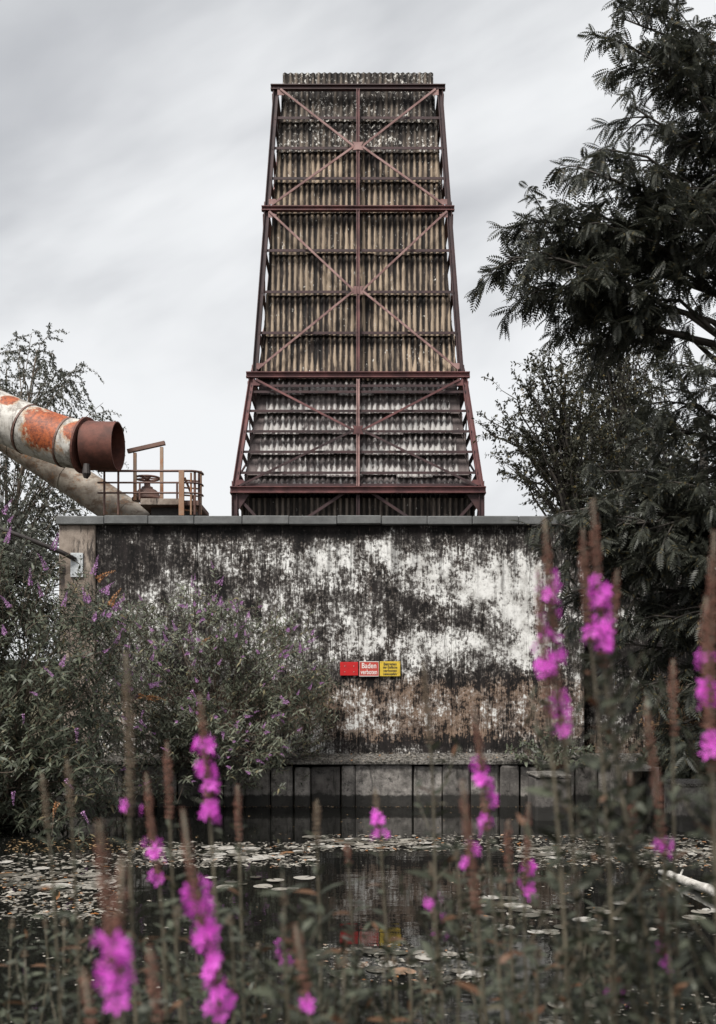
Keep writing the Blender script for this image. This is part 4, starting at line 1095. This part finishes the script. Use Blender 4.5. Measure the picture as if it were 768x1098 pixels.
def loosestrife(label, d, path, spike_end, flowers=(), calyx='calyx', leaves=1.0, group=None, dens=4, fs=0.0125, thick=1.0, name='purple_loosestrife'):
    """path: photo points from tip downwards; the stem goes on to its root on the near bank"""
    pts = [at(x, y, d + rl.uniform(-0.02, 0.02)) for x, y in path]
    low = pts[-1]; dirv = (pts[-1]-pts[-2]); 
    slope = max(-0.25, min(0.25, dirv.x/min(dirv.z, -1e-3)))
    base = Vector((low.x + slope*(BANK-0.03-low.z), d, BANK - 0.03))
    pts.append(base)
    s = empty(name, base, label, 'wildflower', group)
    # resample
    dense = []
    for a, b in zip(pts[:-1], pts[1:]):
        n = max(2, int((b-a).length/0.02)); dense += [a.lerp(b, i/n) for i in range(n)]
    dense.append(pts[-1])
    n = len(dense); MB().tube(dense[::3] + [dense[-1]], [0.0022 + 0.0022*min(1, i*3/n*1.5) for i in range(len(dense[::3])+1)], 5).build('stem', 'stem_green', s, True)
    def zpy(y): return HC + (HY-y)*d/F
    spike_end = max([spike_end] + [f_[1] for f_ in flowers]); zend = zpy(spike_end); ztip = dense[0].z
    P, D, N, S = [], [], [], []; o = org(s); cnt = 0
    fr = [(zpy(b_), zpy(a_)) for a_, b_ in flowers]
    zz = ztip; k = 0; j = 0
    while zz > zend:
        while j < n-2 and dense[j+1].z > zz: j += 1
        a, b = dense[j], dense[j+1]; p = a.lerp(b, (a.z-zz)/max(1e-6, a.z-b.z)); ax = (a-b).normalized()
        u = (ztip-zz)/max(0.05, ztip-zend); g_ = min(1, 0.35 + 3*u)
        infl = any(lo <= zz <= hi for lo, hi in fr)
        for i in range(7):
            an = i*2*math.pi/7 + k*0.45; o_ = Vector((math.cos(an), math.sin(an), 0))
            P.append(p + o_*0.002); D.append(o_ + Vector((0,0,0.75)) + rv(rl,0.25)); N.append(rv(rl)); S.append(0.0088*g_*thick*rl.uniform(0.7,1.25))
        if infl and math.sin(k*0.9 + d*9) > -0.75:
            for i in range(dens):
                if rl.random() < 0.34: continue
                an = rl.uniform(0, 2*math.pi); o_ = Vector((math.cos(an), math.sin(an), rl.uniform(-0.1,0.5))).normalized()
                f = link('flower', rl.choice(FLW), s); sc = fs*rl.uniform(0.75,1.2)
                f.matrix_local = Matrix.Translation(p + o_*rl.uniform(0.008,0.019)*thick + Vector((0,0,rl.uniform(-0.008,0.008))) - o) @ (o_.to_track_quat('Z','Y') @ Quaternion((0,0,1), rl.uniform(0,6))).to_matrix().to_4x4() @ Matrix.Diagonal((sc,sc,sc,1))
        k += 1; zz -= 0.0085*(1 + (0.2 if u > 0.6 else 0))
    if P:
        S = np.array(S); scatter('calyx_spike', OCT_V, OCT_F, P, D, N, np.stack([S, S*0.6, S*0.6],1), calyx, s)
    # leaves in crossed pairs down the stem, on a few short side shoots too
    P, D, N, S = [], [], [], []
    z = zend + 0.02; k = 0; shoots = MB()
    while z > BANK + 0.1:
        j = min(range(n), key=lambda q: abs(dense[q].z - z)); p = dense[j]
        for sg in (-1, 1):
            an = k*math.pi/2 + 0.4 + rl.uniform(-0.4,0.4); o_ = Vector((math.cos(an), math.sin(an), 0))*sg
            P.append(p); D.append(o_ + Vector((0,0,rl.uniform(0.1,0.9)))); N.append(Vector((0,0,1)) + rv(rl,0.3)); S.append(rl.uniform(0.038,0.070)*(0.6+0.4*min(1,(zend-z)/0.25+0.2))*leaves)
            if rl.random() < 0.26 and leaves > 0.9 and z < zend - 0.08:
                e = p + (o_*0.7 + Vector((0,0,1))).normalized()*rl.uniform(0.06,0.17); shoots.tube([p, p.lerp(e,.5)+o_*0.01, e], [0.002,0.0016,0.001], 4, cap=False)
                for q in range(5):
                    pp = p.lerp(e, 0.25+0.18*q)
                    for s2 in (-1,1):
                        P.append(pp); D.append(rv(rl,0.6) + Vector((0,0,0.5)) + o_*0.4); N.append(Vector((0,0,1))+rv(rl,0.5)); S.append(rl.uniform(0.018,0.034))
        k += 1; z -= rl.uniform(0.022, 0.042)
    S = np.array(S); scatter('foliage', LANCE_V, LANCE_F, P, D, N, np.stack([S, S*0.31, S],1), 'loosestrife_leaf', s)['kind'] = 'stuff'
    if shoots.v: shoots.build('side_shoots', 'stem_green', s, True, 'stuff')
    return s
LF = [
 ('tallest pink flower spike, right of centre beside a shorter brown tip', 1.75, [(636,536),(641,620),(646,700),(656,790),(672,880),(690,980),(705,1098)], 720, [(628,702)], 'calyx', 1.1, 4, .0125),
 ('slim brown tipped spike touching the tallest pink flower spike on its left', 1.72, [(625,568),(628,640),(637,720),(648,840),(655,960),(660,1098)], 690, [(655,690)], 'calyx', 1.0, 3, .0125),
 ('short brown flower tip on the right flank of the tallest pink spike', 1.80, [(662,612),(658,660),(654,720),(664,820),(676,960),(690,1098)], 700, [], 'calyx', 1.0, 3, .012),
 ('tall pink spike with gappy flowers in front of the pale pier at right', 1.72, [(584,556),(590,640),(594,700),(600,760),(606,800),(614,900),(628,1098)], 800, [(622,662),(678,690),(700,712),(752,790)], 'calyx', 1.0, 3, .0125),
 ('reddish spike just left of the gappy pink spike', 1.70, [(577,608),(581,680),(588,760),(598,880),(612,1098)], 770, [(690,724)], 'calyx', 1.0, 3, .012),
 ('pink flowered spike cut by the right edge of the picture', 1.55, [(766,570),(763,660),(762,740),(764,820),(770,960),(776,1098)], 830, [(738,760),(785,806)], 'calyx', 1.0, 4, .0125),
 ('brown spike leaning beside the right edge', 1.6, [(757,640),(756,700),(758,780),(764,900),(774,1098)], 780, [(700,715)], 'calyx', 1.0, 3, .012),
 ('bare reddish spike before the dry brown bush', 1.9, [(722,708),(722,780),(722,850),(724,960),(730,1098)], 790, [], 'calyx', 0.9, 3, .012),
 ('leaning reddish spike with one pink tuft above the floating log', 1.75, [(692,750),(698,800),(705,850),(711,910),(716,1000),(722,1098)], 905, [(908,924)], 'calyx', 0.9, 5, .0125),
 ('brown spike standing in front of the hollow concrete box', 2.0, [(676,828),(679,880),(684,950),(694,1098)], 905, [], 'calyx', 1.0, 3, .012),
 ('low spike with a few pink blooms under the floating log', 1.9, [(711,950),(711,1000),(712,1040),(714,1098)], 1040, [(1012,1020),(1032,1040)], 'calyx', 1.0, 3, .012),
 ('low pink spike rising at the lower right corner', 1.9, [(664,1040),(662,1060),(660,1098)], 1075, [(1064,1080)], 'calyx', 1.0, 3, .012),
 ('pink tufted spike right of centre in front of the revetment', 1.9, [(508,756),(514,800),(520,850),(522,890),(528,960),(540,1098)], 872, [(820,868),(882,890)], 'calyx', 0.9, 4, .0135),
 ('stout reddish spike with loose pink blooms below the centre right tuft', 1.65, [(496,838),(500,880),(506,930),(512,980),(520,1098)], 985, [(902,912),(920,938)], 'calyx', 0.9, 4, .0125),
 ('reddish spike with pink blooms low between the pads at right', 2.0, [(567,862),(566,900),(563,950),(562,1000),(566,1098)], 962, [(920,934),(944,962)], 'calyx', 0.9, 3, .0125),
 ('brown stem tip just left of the low right blooms', 2.1, [(545,880),(546,930),(548,1000),(552,1098)], 950, [], 'calyx', 0.9, 3, .012),
 ('small violet spike at the right of the mirrored signs', 2.1, [(462,925),(466,960),(470,1000),(476,1098)], 968, [(966,974),(984,992),(1000,1006)], 'calyx_green', 0.9, 3, .0115),
 ('tall greenish brown spike right of the yellow sign', 2.1, [(454,710),(459,770),(464,830),(466,900),(468,1000),(470,1098)], 800, [], 'calyx_green', 1.0, 3, .012),
 ('thin spike with two small pink tufts below the signs', 2.3, [(402,846),(405,870),(408,900),(412,960),(420,1098)], 880, [(874,880),(888,896)], 'calyx_green', 0.8, 4, .012),
 ('greenish spike without flowers left of the mirrored signs', 2.2, [(340,858),(340,900),(342,960),(346,1098)], 905, [], 'calyx_green', 1.1, 3, .012),
 ('slender pink spike in full bloom before the grey bush', 1.9, [(214,745),(218,780),(222,830),(226,890),(232,970),(240,1098)], 800, [(792,884)], 'calyx', 0.9, 4, .0125),
 ('blurred brown spike with three pink dots before the grey bush', 1.8, [(135,700),(138,760),(140,820),(139,880),(140,950),(146,1098)], 880, [(814,820),(832,836),(866,872)], 'calyx_green', 0.9, 2, .0115),
 ('brown spike right of the three dotted one', 2.1, [(179,796),(181,840),(183,900),(188,1000),(194,1098)], 880, [], 'calyx', 0.8, 3, .012),
 ('brown spike with small pink blooms above the left raft', 2.0, [(157,830),(161,880),(167,915),(172,950),(180,1098)], 900, [(902,920),(938,944)], 'calyx', 0.9, 3, .0125),
 ('curving spike thick with pink flowers at lower left of centre', 1.5, [(196,868),(201,910),(209,960),(220,1000),(230,1040),(238,1098)], 955, [(955,1098)], 'calyx', 0.9, 4, .0125),
 ('nearest spike at lower left with a heavy magenta flower head', 1.15, [(106,882),(112,940),(117,990),(123,1040),(124,1098)], 1000, [(998,1090)], 'calyx', 0.7, 5, .0125),
 ('thick rusty spike tip hugging the nearest magenta flower head', 1.2, [(131,920),(130,960),(128,1000),(132,1098)], 1030, [], 'calyx', 0.5, 3, .012),
 ('brown spike tip above the short strip of pads', 2.2, [(255,842),(256,890),(258,950),(262,1098)], 905, [], 'calyx', 0.9, 3, .012),
 ('short brown spike with pink base at lower centre left', 1.55, [(317,992),(321,1020),(327,1055),(333,1098)], 1046, [(1050,1072)], 'calyx', 0.9, 4, .0115),
 ('thin low spike with pink dots beside the short brown spike', 2.1, [(304,985),(305,1020),(307,1050),(310,1098)], 1010, [(1016,1024),(1032,1040)], 'calyx_green', 0.9, 3, .0105),
 ('short rusty spike at the bottom left of the pond', 1.45, [(160,1015),(164,1050),(170,1098)], 1098, [], 'calyx', 0.5, 3, .012),
 ('rusty spike at the bottom left corner', 1.4, [(90,1040),(94,1070),(98,1098)], 1098, [], 'calyx', 0.5, 3, .012),
 ('reddish tip low between the mirrored wall panels', 2.3, [(372,905),(374,930),(378,1000),(384,1098)], 930, [], 'calyx', 1.0, 3, .012),
 ('brown spike in front of the dark left bank', 2.1, [(45,830),(50,870),(56,930),(66,1098)], 890, [], 'calyx_green', 0.9, 3, .012),
 ('greenish brown spike tip left of the nearest magenta head', 2.2, [(72,815),(76,860),(80,930),(86,1098)], 880, [], 'calyx_green', 0.9, 3, .012),
]
for (lab, d, path, se, fl, cx, lv, dn, fs) in LF:
    loosestrife(lab, d, path, se, fl, cx, lv, 'pink flowering spikes on the near bank', dn, fs)
# leafy shoots without flowers, each told apart by the flowering spike it stands next to
SHORT = ['tallest pink spike', 'slim spike touching the tallest', 'short tip beside the tallest spike', 'gappy pink spike', 'reddish spike by the gappy one', 'spike cut by the right edge', 'brown spike leaning by the right edge', 'bare reddish spike', 'leaning one tuft spike', 'spike before the hollow box', 'low blooms under the log', 'low pink spike at lower right', 'centre right pink tuft', 'stout reddish spike', 'low right blooms', 'tip left of the low right blooms', 'small violet spike', 'tall greenish spike by the yellow sign', 'two tufted thin spike', 'greenish flowerless spike', 'slender pink spike in full bloom', 'three dotted brown spike', 'brown spike by the three dotted one', 'small pink blooms above the left raft', 'curving pink spike', 'nearest magenta head', 'thick rusty tip', 'brown tip above the strip of pads', 'short spike with pink base', 'thin low dotted spike', 'short rusty bottom spike', 'rusty corner spike', 'reddish tip at the mirrored panels', 'brown spike before the left bank', 'greenish tip left of the nearest head']
FOOT = [(p[2][-1][0], SHORT[i]) for i, p in enumerate(LF)]
seen_labels = {}
def shoot_label(x, y):
    fx, nm = min(FOOT, key=lambda f: abs(f[0]-x)); side = 'left' if x < fx else 'right'
    size = 'tall' if y < 965 else ('middling' if y < 1020 else 'low')
    lab = '%s leafy shoot %s of the %s' % (size, side, nm); k = seen_labels.get(lab, 0); seen_labels[lab] = k+1
    return lab + ('', ', the next one out', ', the second one out', ', the third one out', ', the fourth one out', ', the fifth one out')[min(k, 5)]
for i in range(46):
    x = 10 + 750*(i + rl.random())/48; y = rl.triangular(905, 1075, 985)
    if x < 110: y = max(y, 985)
    if 340 < x < 450: y = max(y, 1025)
    d = rl.uniform(1.7, 2.9)
    loosestrife(shoot_label(x, y), d, [(x, y), (x + rl.uniform(-6,8), y + 60), (x + rl.uniform(-8,14), max(1098, y+120))], y + 12, (), 'calyx_green', 1.15, 'leafy shoots on the near bank', name='leafy_shoot')
bpy.context.view_layer.update()
